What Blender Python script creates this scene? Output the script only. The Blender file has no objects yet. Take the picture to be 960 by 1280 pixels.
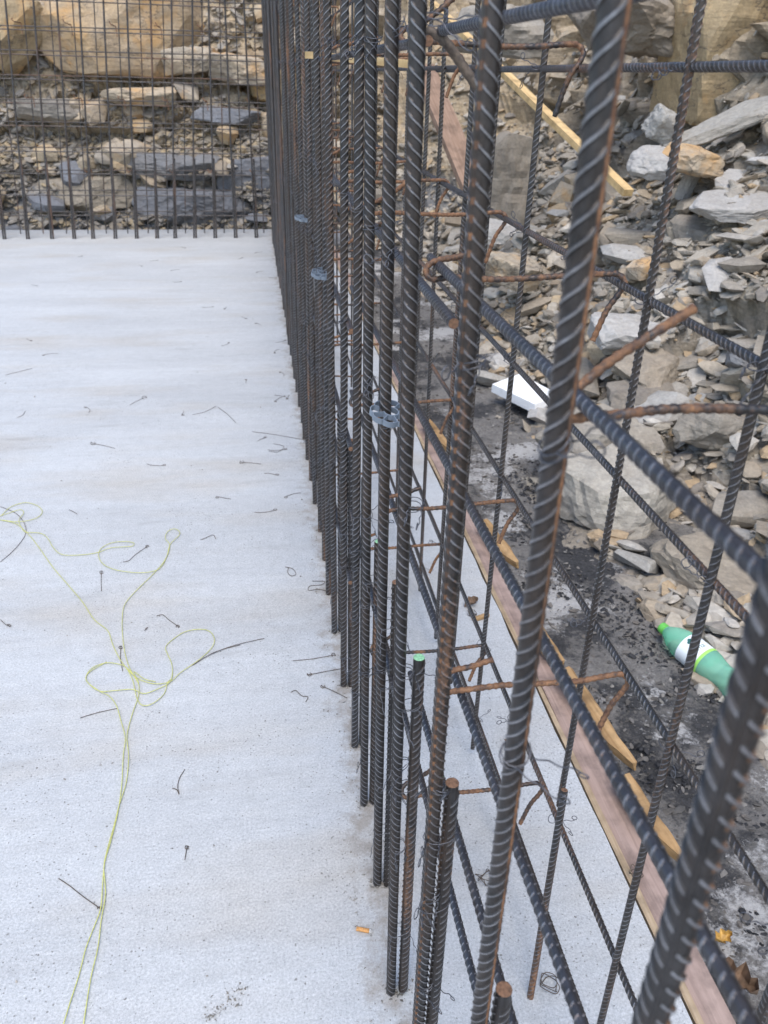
import bpy, bmesh, math, random
from mathutils import Vector, Matrix, noise, Quaternion
random.seed(11)
S = bpy.context.scene
C = S.collection
R = math.radians
V = Vector

# ------------------------------------------------------------------ camera
cam_d = bpy.data.cameras.new("camera"); cam = bpy.data.objects.new("camera", cam_d); C.objects.link(cam)
S.camera = cam
# rows: world X, Y, Z expressed in camera axes (right, down, forward)
Rm = ((0.98711, -0.05582, 0.15018), (-0.15895, -0.47011, 0.86818), (0.02198, -0.88085, -0.47289))
f0 = V((Rm[0][2], Rm[1][2], Rm[2][2])).normalized()
dn = V((Rm[0][1], Rm[1][1], Rm[2][1])); dn = (dn - dn.dot(f0) * f0).normalized()
rt = dn.cross(f0)
M = Matrix((rt, -dn, -f0)).transposed().to_4x4(); M.translation = V((0, 0, 1.4))
cam.matrix_world = M
cam_d.sensor_fit = 'VERTICAL'; cam_d.sensor_height = 36; cam_d.sensor_width = 27
cam_d.lens = 28.55
cam_d.clip_start = 0.01; cam_d.clip_end = 600
cam_d.dof.use_dof = True; cam_d.dof.focus_distance = 1.4; cam_d.dof.aperture_fstop = 9.0

# ------------------------------------------------------------------ light
SUN_EL, SUN_AZ = R(62), R(-172)
w = bpy.data.worlds.new("World"); S.world = w; w.use_nodes = True
nt = w.node_tree; nt.nodes.clear()
sky = nt.nodes.new('ShaderNodeTexSky'); sky.sky_type = 'NISHITA'; sky.sun_disc = False
sky.sun_elevation = SUN_EL; sky.sun_rotation = SUN_AZ; sky.air_density = 1.0; sky.dust_density = 1.2; sky.ozone_density = 1.0
bg = nt.nodes.new('ShaderNodeBackground'); bg.inputs['Strength'].default_value = 0.15
wo = nt.nodes.new('ShaderNodeOutputWorld')
nt.links.new(sky.outputs[0], bg.inputs[0]); nt.links.new(bg.outputs[0], wo.inputs[0])
sd = bpy.data.lights.new("sun", 'SUN'); sd.energy = 1.35; sd.angle = R(38); sd.color = (1, 0.95, 0.88)
sun = bpy.data.objects.new("sun", sd); C.objects.link(sun)
d = V((math.sin(SUN_AZ) * math.cos(SUN_EL), math.cos(SUN_AZ) * math.cos(SUN_EL), math.sin(SUN_EL)))
sun.rotation_euler = d.to_track_quat('Z', 'Y').to_euler()
S.view_settings.view_transform = 'Standard'; S.view_settings.look = 'None'
S.view_settings.exposure = 1.2; S.view_settings.gamma = 1

# ------------------------------------------------------------------ helpers
class MB:
    def __init__(s): s.v = []; s.f = []; s.m = []
    def add(s, vs, fs, mi=0):
        b = len(s.v); s.v += [tuple(p) for p in vs]
        s.f += [tuple(b + i for i in q) for q in fs]; s.m += [mi] * len(fs)
    def mesh(s, name, mats, smooth=False):
        me = bpy.data.meshes.new(name); me.from_pydata(s.v, [], s.f)
        for m in (mats if isinstance(mats, (list, tuple)) else [mats]): me.materials.append(m)
        if any(s.m): me.polygons.foreach_set('material_index', s.m)
        me.polygons.foreach_set('use_smooth', [smooth] * len(s.f)); me.update()
        return me
def link(name, me, parent=None, loc=None, rot=None, label=None, cat=None, group=None, kind=None):
    o = bpy.data.objects.new(name, me); C.objects.link(o)
    if parent: o.parent = parent
    if loc is not None: o.location = loc
    if rot is not None: o.rotation_euler = rot
    return tag(o, label, cat, group, kind)
def tag(o, label=None, cat=None, group=None, kind=None):
    if label: o['label'] = label
    if cat: o['category'] = cat
    if group: o['group'] = group
    if kind: o['kind'] = kind
    return o
def smoothpath(pts, n=6):
    P = [V(p) for p in pts]
    if len(P) < 3: return P
    Q = [P[0] * 2 - P[1]] + P + [P[-1] * 2 - P[-2]]; out = []
    for i in range(1, len(Q) - 2):
        a, b, c, e = Q[i - 1], Q[i], Q[i + 1], Q[i + 2]
        for k in range(n):
            t = k / n
            out.append(0.5 * ((2 * b) + (c - a) * t + (2 * a - 5 * b + 4 * c - e) * t * t + (3 * b - a - 3 * c + e) * t ** 3))
    return out + [P[-1]]
def tube(mb, pts, r, n=6, mi=0, cap=True):
    P = [V(p) for p in pts]; t = (P[1] - P[0]).normalized()
    a = V((0, 0, 1)) if abs(t.z) < .9 else V((1, 0, 0)); u = t.cross(a).normalized(); vs = []
    for i, p in enumerate(P):
        t2 = (P[min(i + 1, len(P) - 1)] - P[max(i - 1, 0)]).normalized()
        u = (u - u.dot(t2) * t2).normalized(); v = t2.cross(u); rr = r(i) if callable(r) else r
        for k in range(n):
            g = 2 * math.pi * k / n; vs.append(p + (u * math.cos(g) + v * math.sin(g)) * rr)
    fs = [(i * n + k, i * n + (k + 1) % n, (i + 1) * n + (k + 1) % n, (i + 1) * n + k) for i in range(len(P) - 1) for k in range(n)]
    if cap: fs += [tuple(range(n))[::-1], tuple((len(P) - 1) * n + k for k in range(n))]
    mb.add(vs, fs, mi)
def resample(pts, step):
    P = [V(p) for p in pts]; out = [P[0]]; acc = 0
    for a, b in zip(P, P[1:]):
        L = (b - a).length; s = step - acc
        while s < L: out.append(a.lerp(b, s / L)); s += step
        acc = (acc + L) % step
    return out + [P[-1]]
def empty(name, loc=(0, 0, 0), **k):
    o = bpy.data.objects.new(name, None); C.objects.link(o); o.location = loc; o.empty_display_size = .1
    return tag(o, **k)

# ------------------------------------------------------------------ materials
class NT:
    def __init__(s, name):
        s.mat = bpy.data.materials.new(name); s.mat.use_nodes = True; s.t = s.mat.node_tree
        s.b = s.t.nodes['Principled BSDF']
    def n(s, typ, **k):
        q = s.t.nodes.new('ShaderNode' + typ)
        for a, v in k.items():
            if a.startswith('i_'):
                key = a[2:]; q.inputs[int(key) if key.isdigit() else key.replace('_', ' ')].default_value = v
            else: setattr(q, a, v)
        return q
    def l(s, a, b): s.t.links.new(a, b)
    def noise(s, vec, scale, detail=4, rough=.55, out='Fac', dist=0):
        q = s.n('TexNoise', i_Scale=scale, i_Detail=detail, i_Roughness=rough, i_Distortion=dist)
        if vec: s.l(vec, q.inputs['Vector'])
        return q.outputs[out]
    def ramp(s, fac, stops, interp='LINEAR'):
        q = s.n('ValToRGB'); q.color_ramp.interpolation = interp; e = q.color_ramp.elements
        while len(e) < len(stops): e.new(.5)
        for x, (p, c) in zip(e, stops):
            x.position = p; x.color = (c, c, c, 1) if isinstance(c, (int, float)) else (*c, 1)
        s.l(fac, q.inputs[0]); return q.outputs[0]
    def mix(s, fac, a, b, mode='MIX'):
        q = s.n('Mix', data_type='RGBA', blend_type=mode)
        for inp, v in ((q.inputs[0], fac), (q.inputs[6], a), (q.inputs[7], b)):
            if hasattr(v, 'node'): s.l(v, inp)
            elif isinstance(v, (int, float)): inp.default_value = v if inp.type == 'VALUE' else (v, v, v, 1)
            else: inp.default_value = (*v, 1)
        return q.outputs[2]
    def math(s, op, a, b=0.0, clamp=False):
        q = s.n('Math', operation=op, use_clamp=clamp)
        for i, v in enumerate((a, b)):
            if hasattr(v, 'node'): s.l(v, q.inputs[i])
            else: q.inputs[i].default_value = v
        return q.outputs[0]
    def mapv(s, vec, scale, loc=(0, 0, 0), rot=(0, 0, 0)):
        q = s.n('Mapping'); s.l(vec, q.inputs[0]); q.inputs['Scale'].default_value = scale
        q.inputs['Location'].default_value = loc; q.inputs['Rotation'].default_value = rot; return q.outputs[0]
    def bump(s, h, strength=.4, dist=.01, prev=None):
        q = s.n('Bump', i_Strength=strength, i_Distance=dist); s.l(h, q.inputs['Height'])
        if prev: s.l(prev, q.inputs['Normal'])
        s.l(q.outputs[0], s.b.inputs['Normal']); return q.outputs[0]
    def set(s, key, v):
        if hasattr(v, 'node'): s.l(v, s.b.inputs[key])
        else: s.b.inputs[key].default_value = (*v, 1) if isinstance(v, tuple) and len(v) == 3 else v

def mat_simple(name, col, rough=.6, metal=0.0, vary=.25, scale=40, bump=.15):
    m = NT(name); tc = m.n('TexCoord').outputs['Object']
    nz = m.noise(tc, scale, 5); c = m.mix(m.ramp(nz, [(.3, 0.0), (.7, 1.0)]), tuple(x * (1 - vary) for x in col), tuple(min(1, x * (1 + vary)) for x in col))
    m.set('Base Color', c); m.set('Roughness', rough); m.set('Metallic', metal); m.bump(nz, bump, .002)
    return m.mat

def mat_steel(name, rust=.25, streak=None, base=(.043, .041, .041), spots=0.0):
    """mill-scale steel; rust = how much of it is rusted; streak = (angle, halfwidth) of a rusty line along the bar"""
    m = NT(name); tc = m.n('TexCoord').outputs['Object']; oi = m.n('ObjectInfo').outputs['Random']
    off = m.n('CombineXYZ'); m.l(m.math('MULTIPLY', oi, 37.0), off.inputs[0]); m.l(m.math('MULTIPLY', oi, 91.0), off.inputs[2])
    va = m.n('VectorMath', operation='ADD'); m.l(tc, va.inputs[0]); m.l(off.outputs[0], va.inputs[1]); p = va.outputs[0]
    big = m.noise(m.mapv(p, (30, 30, 2.2)), 1.0, 5, .6)
    fine = m.noise(p, 260, 5, .65)
    s = m.math('ADD', m.math('MULTIPLY', big, .7), m.math('MULTIPLY', fine, .3))
    lo = .66 - rust * .30
    s = m.math('ADD', s, m.math('MULTIPLY', m.math('SUBTRACT', oi, .5), .10))
    mask = m.ramp(s, [(max(0, lo - .03), 0.0), (lo + .09, 1.0)])
    if streak:
        ang, hw, per = streak
        sx = m.n('SeparateXYZ'); m.l(tc, sx.inputs[0])
        a = m.math('ARCTAN2', sx.outputs[1], sx.outputs[0])
        da = m.math('ABSOLUTE', m.math('WRAP', m.math('SUBTRACT', a, ang), 0.0)) if False else m.math('ABSOLUTE', m.math('SUBTRACT', a, ang))
        st = m.ramp(m.math('DIVIDE', da, hw), [(.55, 1.0), (1.0, 0.0)])
        if per:
            w_ = m.math('SINE', m.math('MULTIPLY', sx.outputs[2], 2 * math.pi / per))
            st = m.math('MULTIPLY', st, m.ramp(m.math('ADD', m.math('MULTIPLY', w_, .5), m.math('MULTIPLY', fine, .7)), [(.3, 0.0), (.6, 1.0)]))
        st = m.math('MULTIPLY', st, m.ramp(m.noise(m.mapv(p, (60, 60, 16)), 1, 4), [(.34, .15), (.52, 1.0)]))
        mask = m.math('MAXIMUM', mask, st)
    rc = m.mix(m.ramp(m.noise(p, 150, 5, .7), [(.3, 0.0), (.7, 1.0)]), (.07, .033, .02), (.30, .15, .07))
    sc = m.mix(m.ramp(m.noise(p, 45, 6, .7), [(.35, 0.0), (.7, 1.0)]), tuple(x * .7 for x in base), tuple(x * 1.5 for x in base))
    film = m.math('MULTIPLY', m.ramp(m.noise(m.mapv(p, (22, 22, 5)), 1.0, 6, .68), [(.42, 0.0), (.66, 1.0)]), .5)
    sc = m.mix(film, sc, m.mix(fine, (.055, .036, .024), (.12, .082, .055)))
    m.set('Base Color', m.mix(mask, sc, rc))
    m.set('Metallic', m.math('MULTIPLY', m.math('SUBTRACT', 1.0, mask), .6))
    m.set('Roughness', m.math('ADD', m.math('MULTIPLY', mask, .4), m.math('ADD', .30, m.math('MULTIPLY', fine, .2))))
    m.bump(fine, .25, .0008)
    return m.mat

def mat_rock(name, palette, island=False, z_tint=False):
    m = NT(name); geo = m.n('NewGeometry'); pos = geo.outputs['Position']
    rnd = geo.outputs['Random Per Island'] if island else m.n('ObjectInfo').outputs['Random']
    n1 = m.noise(pos, 7, 6, .65); n2 = m.noise(pos, 55, 6, .7)
    lay = m.noise(m.mapv(pos, (6, 6, 60), rot=(.12, .1, .3)), 1, 5, .6)
    base = m.ramp(rnd, [((i + .0) / len(palette), c) for i, c in enumerate(palette)], 'CONSTANT' if island else 'LINEAR')
    alt = m.ramp(m.noise(pos, 2.3, 4, .6), [(i / (len(palette) - 1), c) for i, c in enumerate(palette)])
    c = m.mix(.30, base, alt)
    c = m.mix(m.ramp(n1, [(.35, 0.0), (.7, .55)]), c, m.mix(.5, c, (.17, .13, .09)))
    c = m.mix(m.ramp(n2, [(.3, 0.0), (.75, 1.0)]), m.mix(1, c, (.72, .72, .72), 'MULTIPLY'), m.mix(1, c, (1.22, 1.2, 1.17), 'MULTIPLY'))
    c = m.mix(m.ramp(lay, [(.52, 0.0), (.66, .28)]), c, m.mix(1, c, (.6, .57, .53), 'MULTIPLY'))
    if palette in (TANS, OCHR): c = m.mix(m.ramp(m.noise(pos, 3.4, 5, .62), [(.53, 0.0), (.66, .75)]), c, (.50, .29, .11))
    if palette in (TANS, OCHR): c = m.mix(m.ramp(m.math('ABSOLUTE', m.math('SUBTRACT', m.noise(m.mapv(pos, (1, 1, 2.2), (3, 3, 3)), 2.2, 7, .6), .5)), [(.0, .8), (.012, 0.0)]), c, (.09, .075, .06))
    m.set('Base Color', c); m.set('Roughness', .8)
    b = m.bump(m.noise(pos, 26, 8, .75), .5, .02); m.bump(lay, .45, .012, b)
    return m.mat

GREYS = [(.37, .345, .30), (.25, .225, .185), (.41, .37, .305), (.18, .165, .145), (.32, .265, .195), (.46, .44, .40), (.40, .285, .16), (.29, .27, .235)]
TANS = [(.50, .40, .27), (.40, .345, .27), (.53, .41, .25), (.44, .40, .34), (.47, .32, .16), (.35, .31, .26), (.46, .37, .25)]
OCHR = [(.42, .30, .15), (.37, .29, .18), (.46, .35, .21), (.38, .27, .12)]
BLUE = [(.16, .175, .20), (.20, .21, .23), (.14, .15, .17), (.22, .22, .22)]
M_steel = mat_steel('rebar_steel', .22)
M_steel_o = mat_steel('rebar_steel_outer', .28, base=(.055, .052, .05))
M_steel_h = mat_steel('rebar_steel_smooth', .10, base=(.058, .060, .068))
M_steel_A = mat_steel('rebar_steel_streaked', .12, (1.57, .34, 0))
M_steel_B = mat_steel('rebar_steel_spotted', .16, (-1.57, .36, .0125))
M_steel_R = mat_steel('rebar_steel_rusty_ribs', .12, (2.75, .38, .0135))
M_rust = mat_steel('rusty_tie_steel', .74)
M_crest = mat_steel('rubbed_highlit_rib_crest', .2, base=(.21, .21, .22))  # rubbed crests; the paler colour also paints in the highlights along the ribs
M_cut = mat_simple('rusty_cut_end', (.17, .09, .05), .8, vary=.5, scale=300)
M_green = mat_simple('green_paint_mark', (.25, .5, .28), .7, vary=.3, scale=300)
M_wire = mat_simple('tie_wire_steel', (.12, .12, .13), .4, .8, scale=200)
M_oldwire = mat_simple('rusty_wire', (.10, .075, .055), .7, .2, vary=.5, scale=150)
M_string = mat_simple('yellow_string', (.48, .48, .16), .8, vary=.25, scale=200)
M_grey_pl = mat_simple('grey_spacer_plastic', (.17, .20, .235), .5, vary=.1)
M_rock = mat_rock('grey_rock', GREYS); M_rock_i = mat_rock('loose_rock', [tuple(q * 1.15 for q in c_) for c_ in GREYS], True)
M_tan = mat_rock('tan_rock', TANS); M_tan_i = mat_rock('loose_tan_rock', [(.40, .32, .215), (.26, .235, .20), (.33, .29, .23), (.20, .185, .165), (.44, .34, .2), (.30, .285, .26), (.36, .33, .29)], True)
M_blue = mat_rock('blue_grey_rock', BLUE)
M_pale = mat_rock('pale_rock', [(.41, .40, .37), (.345, .33, .295), (.45, .44, .425)])
M_ochre = mat_rock('ochre_rock', OCHR)
M_black = mat_simple('black_rubber', (.02, .02, .022), .5)

def mat_wood(name, c1, c2, sc=(4, 90, 90)):
    m = NT(name); tc = m.n('TexCoord').outputs['Object']; oi = m.n('ObjectInfo').outputs['Random']
    va = m.n('VectorMath', operation='ADD'); m.l(m.mapv(tc, sc), va.inputs[0]); m.l(m.math('MULTIPLY', oi, 50), va.inputs[1])
    g = m.noise(va.outputs[0], 1, 6, .6, dist=.6); b = m.noise(tc, 14, 5, .6)
    c = m.mix(m.ramp(g, [(.32, 0.0), (.68, 1.0)]), c1, c2)
    c = m.mix(m.ramp(b, [(.45, 0.0), (.7, .75)]), c, tuple(x * .45 for x in c1))
    m.set('Base Color', c); m.set('Roughness', .75); m.bump(g, .5, .003); return m.mat
M_wood = mat_wood('pale_split_wood', (.27, .15, .055), (.46, .29, .135))
M_lath = mat_wood('yellow_lath', (.50, .33, .14), (.66, .47, .23))
M_board = mat_wood('pinkish_board', (.27, .19, .155), (.40, .29, .24))
M_ply = mat_wood('plywood_edge', (.30, .21, .12), (.46, .35, .23))
M_oldwood = mat_wood('weathered_brown_board', (.20, .12, .075), (.30, .20, .14))

def mat_concrete():
    m = NT('pale_concrete'); geo = m.n('NewGeometry'); p = geo.outputs['Position']
    big = m.noise(m.mapv(p, (.9, 2.2, 1)), 1.0, 5, .6)
    st = m.noise(m.mapv(p, (1.5, 16, 1), rot=(0, 0, .08)), 1.0, 5, .65)
    fine = m.noise(p, 210, 6, .75); mid = m.noise(p, 26, 6, .7)
    c = m.mix(m.ramp(big, [(.3, 0.0), (.72, 1.0)]), (.46, .475, .475), (.565, .585, .585))
    c = m.mix(m.ramp(st, [(.45, 0.0), (.78, .35)]), c, (.43, .425, .41))
    tan = m.math('MULTIPLY', m.ramp(m.noise(m.mapv(p, (1.1, 3.2, 1), (7, 3, 0)), 1, 3, .6), [(.50, 0.0), (.70, 1.0)]), .38)
    c = m.mix(tan, c, (.44, .385, .30))
    c = m.mix(m.ramp(mid, [(.35, 0.0), (.75, 1.0)]), m.mix(1, c, (.92, .92, .92), 'MULTIPLY'), m.mix(1, c, (1.05, 1.05, 1.05), 'MULTIPLY'))
    c = m.mix(m.ramp(fine, [(.30, 0.0), (.7, 1.0)]), m.mix(1, c, (.60, .60, .59), 'MULTIPLY'), m.mix(1, c, (1.16, 1.13, 1.13), 'MULTIPLY'))
    sm_ = m.math('ADD', m.noise(m.mapv(p, (2.0, 9, 1), (3, 1, 0), (0, 0, -.05)), 1, 6, .68), m.math('MULTIPLY', m.math('SUBTRACT', fine, .5), .22))
    c = m.mix(m.ramp(sm_, [(.60, 0.0), (.72, .5)]), c, (.27, .265, .25))
    gr = m.noise(p, 480, 3, .6); c = m.mix(m.ramp(gr, [(.30, .7), (.43, 0.0)]), c, (.22, .215, .20))
    def dots(scale, r, pres, col, c):
        vo = m.n('TexVoronoi', i_Scale=scale, i_Randomness=1.0); m.l(p, vo.inputs['Vector'])
        sx = m.n('SeparateColor'); m.l(vo.outputs['Color'], sx.inputs[0])
        rr = m.math('MULTIPLY', m.math('SUBTRACT', sx.outputs[0], pres), r / (1 - pres))
        rr = m.math('MULTIPLY', rr, m.ramp(m.noise(p, 2.6, 5, .7), [(.36, .35), (.66, 1.15)])); k = m.math('LESS_THAN', m.math('ADD', vo.outputs['Distance'], m.math('MULTIPLY', m.math('SUBTRACT', fine, .5), .5)), rr)
        return m.mix(m.math('MULTIPLY', k, .75), c, col), k
    c, k1 = dots(150, .36, .48, (.18, .175, .16), c)
    c, k2 = dots(62, .20, .84, (.12, .11, .095), c)
    # dirt and rust-brown grime gathered along the feet of the bars
    sx = m.n('SeparateXYZ'); m.l(p, sx.inputs[0])
    dx = m.math('ABSOLUTE', m.math('SUBTRACT', sx.outputs[0], m.math('ADD', m.math('MULTIPLY', sx.outputs[1], .0115), .172)))
    dm = m.math('ADD', m.ramp(dx, [(.0, .30), (.09, 0.0)]), m.math('MULTIPLY', m.math('SUBTRACT', m.noise(p, 17, 6, .7), .5), .9))
    c = m.mix(m.ramp(dm, [(.16, 0.0), (.36, .8)]), c, m.mix(fine, (.16, .135, .105), (.34, .30, .25)))
    m.set('Base Color', c); m.set('Roughness', .72)
    h = m.math('SUBTRACT', m.math('ADD', m.math('MULTIPLY', fine, .9), m.math('MULTIPLY', mid, .3)), m.math('ADD', k1, k2))
    b_ = m.bump(h, .4, .0024); m.bump(m.noise(m.mapv(p, (1.2, 7, 1), (2, 2, 0), (0, 0, .12)), 1, 4, .6), .35, .02, b_); return m.mat
M_conc = mat_concrete()

def mat_trench():
    m = NT('charcoal_dirt'); p = m.n('NewGeometry').outputs['Position']
    a = m.noise(p, 3.1, 8, .68); b = m.noise(p, 70, 6, .75); e = m.noise(m.mapv(p, (1, 1, 1), (4, 9, 2)), 2.4, 7, .62)
    c = m.mix(m.ramp(b, [(.3, 0.0), (.7, 1.0)]), (.085, .08, .075), (.27, .255, .235))
    blk = m.math('ADD', a, m.math('MULTIPLY', m.math('SUBTRACT', b, .5), .45))
    c = m.mix(m.ramp(blk, [(.48, 0.0), (.56, .92)]), c, m.mix(m.ramp(b, [(.4, 0.0), (.75, 1.0)]), (.010, .011, .013), (.06, .06, .065)))
    pal = m.math('ADD', e, m.math('MULTIPLY', m.math('SUBTRACT', b, .5), .25))
    c = m.mix(m.ramp(pal, [(.535, 0.0), (.59, .95)]), c, m.mix(b, (.32, .31, .30), (.52, .515, .50)))
    m.set('Base Color', c); m.set('Roughness', .9); q = m.bump(b, .8, .012); m.bump(m.noise(p, 22, 6, .7), .6, .03, q)
    return m.mat
M_dirt = mat_trench()
M_soil = mat_rock('crumbled_soil', [(.24, .215, .18), (.30, .27, .22), (.22, .20, .175), (.34, .29, .22)])

# ------------------------------------------------------------------ setting: terrain
def lerp_prof(P, s):
    for (a, za), (b, zb) in zip(P, P[1:]):
        if s <= b: return za + (zb - za) * (s - a) / (b - a)
    return P[-1][1]
PR = [(0, -.24), (.60, -.22), (.80, -.16), (1.05, .0), (1.5, .38), (2.0, .80), (2.3, 1.08), (2.42, 1.6), (2.6, 2.2), (2.9, 3.3), (3.2, 4.6), (6, 5.2)]
PB = [(0, -.24), (.22, -.2), (.36, .1), (.5, .52), (.72, .78), (.9, 1.12), (1.0, 1.7), (1.15, 2.3), (1.35, 3.4), (1.5, 4.6), (4, 5.2)]
Y1 = 8.78; X0 = .75; ARC = 1.6
def base_pt(u, s):
    """u runs along the right side (0..Y1), round the corner (Y1..Y1+ARC), then left along the back"""
    if u <= Y1: k = 0; c = V((X0, u, 0)); n = V((1, 0, 0))
    elif u <= Y1 + ARC:
        k = (u - Y1) / ARC; c = V((X0, Y1, 0)); a = k * math.pi / 2; n = V((math.cos(a), math.sin(a), 0))
    else: k = 1; c = V((X0 - (u - Y1 - ARC), Y1, 0)); n = V((0, 1, 0))
    k = k * k * (3 - 2 * k)
    z = lerp_prof(PR, s) * (1 - k) + lerp_prof(PB, s) * k
    return c + n * s + V((0, 0, z)), n, k
DIP = Matrix.Rotation(R(9), 3, 'Y') @ Matrix.Rotation(R(-7), 3, 'X')
def blocks(p, sc):
    q = DIP @ p; q = V((q.x * sc[0], q.y * sc[1], q.z * sc[2])) + noise.noise_vector(p * 1.7) * .35
    dd, pp = noise.voronoi(q); return noise.cell(pp[0] * 37.7 + V((.5, .5, .5))), dd[1] - dd[0]
def terr(u, s):
    p, n, k = base_pt(u, s)
    e = .02; s2 = lerp_prof(PB if k > .5 else PR, s + e) - lerp_prof(PB if k > .5 else PR, max(0, s - e))
    steep = min(1, max(0, (s2 / (2 * e) - .5) / 2.2))
    nn = (n * (.25 + steep) * -1 + V((0, 0, 1.1 - steep))).normalized()
    a1, g1 = blocks(p, (1.5, 1.5, 3.6)); a2, g2 = blocks(p + V((5, 5, 5)), (3.4, 3.4, 15.))
    amp = .35 + .65 * steep
    amp *= 1 - .6 * k
    h = (a1 - .5) * .30 * amp + (a2 - .5) * .11 * amp - .06 * amp * max(0, 1 - g1 * 9) - .03 * amp * max(0, 1 - g2 * 7)
    h += noise.fractal(p * 9, 1.0, 2.0, 4) * .022
    f = min(1, max(0, (s - .25) / .45)) if k < .5 else min(1, max(0, (s - .05) / .3))
    return p + nn * h * f, nn, k
us = [i * .036 for i in range(int(Y1 / .036))] + [Y1 + i * ARC / 80 for i in range(80)] + [Y1 + ARC + i * .026 for i in range(185)]
ss = [.3 + i * .026 for i in range(120)]; ss += [ss[-1] + .05 + i * .25 for i in range(12)]
vs = []; nu, ns = len(us), len(ss)
for u in us:
    # the back profile is steeper: sample by arc so that rows stay even in height
    for s in ss:
        kk = 1 if u > Y1 + ARC else 0 if u < Y1 else (u - Y1) / ARC
        s_ = (s - .3) * (1 - .52 * kk) + .3 * (1 - .7 * kk)
        vs.append(terr(u, s_)[0])
tm = MB(); tm.add(vs, [(i * ns + j, i * ns + j + 1, (i + 1) * ns + j + 1, (i + 1) * ns + j) for i in range(nu - 1) for j in range(ns - 1)])
def mat_hill():
    m = NT('rock_hillside'); geo = m.n('NewGeometry'); p = geo.outputs['Position']; sx = m.n('SeparateXYZ'); m.l(p, sx.inputs[0])
    q = m.mapv(p, (1, 1, 1.8), rot=(-.12, .15, 0))
    vo = m.n('TexVoronoi', i_Scale=3.4); m.l(q, vo.inputs['Vector']); cs = m.n('SeparateColor'); m.l(vo.outputs['Color'], cs.inputs[0])
    n2 = m.noise(p, 38, 7, .72); n1 = m.noise(p, 5, 6, .65)
    t = m.math('ADD', m.math('MULTIPLY', cs.outputs[0], .55), m.math('MULTIPLY', n1, .5))
    grey = m.ramp(t, [(0.1, (.20, .18, .15)), (.4, (.31, .275, .225)), (.6, (.26, .225, .17)), (.8, (.37, .35, .31)), (1, (.36, .28, .175))])
    tan = m.ramp(t, [(0.1, (.32, .27, .20)), (.4, (.48, .38, .25)), (.6, (.42, .355, .27)), (.8, (.54, .43, .29)), (1, (.48, .33, .15))])
    blue = m.ramp(t, [(0.1, (.11, .112, .118)), (.5, (.20, .20, .205)), (.9, (.29, .28, .26))])
    back = m.ramp(m.math('ADD', m.math('MULTIPLY', m.math('SUBTRACT', sx.outputs[1], 8.4), 1.2), m.math('MULTIPLY', m.math('SUBTRACT', n1, .5), .6)), [(0.0, 0.0), (.8, 1.0)])
    hi = m.ramp(m.math('ADD', m.math('MULTIPLY', sx.outputs[2], .8), m.math('MULTIPLY', m.math('SUBTRACT', n1, .5), .9)), [(.22, 0.0), (.48, 1.0)])
    hr = m.ramp(m.math('ADD', m.math('MULTIPLY', sx.outputs[2], .45), m.math('MULTIPLY', m.math('SUBTRACT', n1, .5), 1.3)), [(.45, 0.0), (.85, .75)])
    c = m.mix(back, m.mix(hr, grey, tan), m.mix(hi, blue, tan))
    c = m.mix(m.ramp(n2, [(.3, 0.0), (.72, 1.0)]), m.mix(1, c, (.62, .61, .6), 'MULTIPLY'), m.mix(1, c, (1.25, 1.23, 1.2), 'MULTIPLY'))
    lay = m.noise(m.mapv(p, (5, 5, 48), rot=(-.12, .15, 0)), 1, 5, .65)
    c = m.mix(m.ramp(lay, [(.5, 0.0), (.64, .55)]), c, m.mix(1, c, (.5, .47, .43), 'MULTIPLY'))
    m.set('Base Color', c); m.set('Roughness', .88)
    b = m.bump(m.noise(p, 30, 8, .75), .7, .03); m.bump(lay, .6, .02, b); return m.mat
M_hill = mat_hill()
hill = link('rock_hillside', tm.mesh('rock_hillside', M_hill), kind='structure')

# trench floor and the wide ground below everything
g = MB(); nx, ny = 60, 300; vs = []
for i in range(nx + 1):
    for j in range(ny + 1):
        x = .70 + 1.25 * i / nx; y = -1.2 + 10.4 * j / ny
        vs.append((x, y, -.20 + noise.fractal(V((x * 3, y * 3, 0)), 1, 2, 5) * .018 + noise.noise(V((x * 28, y * 28, 3))) * .006))
g.add(vs, [(i * (ny + 1) + j, (i + 1) * (ny + 1) + j, (i + 1) * (ny + 1) + j + 1, i * (ny + 1) + j + 1) for i in range(nx) for j in range(ny)])
link('trench_ground', g.mesh('trench_ground', M_dirt, True), kind='structure')
g = MB(); g.add([(-300, -300, -.5), (300, -300, -.5), (300, 300, -.5), (-300, 300, -.5)], [(0, 1, 2, 3)])
link('ground', g.mesh('ground', M_soil), kind='structure')

# concrete slab
EDGE = .655
def slab_mesh():
    bm = bmesh.new(); xs = [-6.5] + [-4 + i * .1 for i in range(46)] + [EDGE + .012]; ys = [-2.5] + [i * .1 for i in range(0, 87)] + [8.72]
    G = {}
    for i, x in enumerate(xs):
        for j, y in enumerate(ys):
            xx = x + (noise.noise(V((0, y * 6, 2))) * .006 if i == len(xs) - 1 else 0)
            if i == len(xs) - 1: xx += .0115 * max(0, y) * .9
            G[i, j] = bm.verts.new((xx, y, noise.noise(V((x * .7, y * .7, 0))) * .0015))
    for i in range(len(xs) - 1):
        for j in range(len(ys) - 1): bm.faces.new((G[i, j], G[i + 1, j], G[i + 1, j + 1], G[i, j + 1]))
    ext = [e for e in bm.edges if e.is_boundary]
    r_ = bmesh.ops.extrude_edge_only(bm, edges=ext)
    for v in [q for q in r_['geom'] if isinstance(q, bmesh.types.BMVert)]: v.co.z = -.3
    me = bpy.data.meshes.new('concrete_slab'); bm.to_mesh(me); me.materials.append(M_conc); return me
link('concrete_slab', slab_mesh(), kind='structure')

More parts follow.
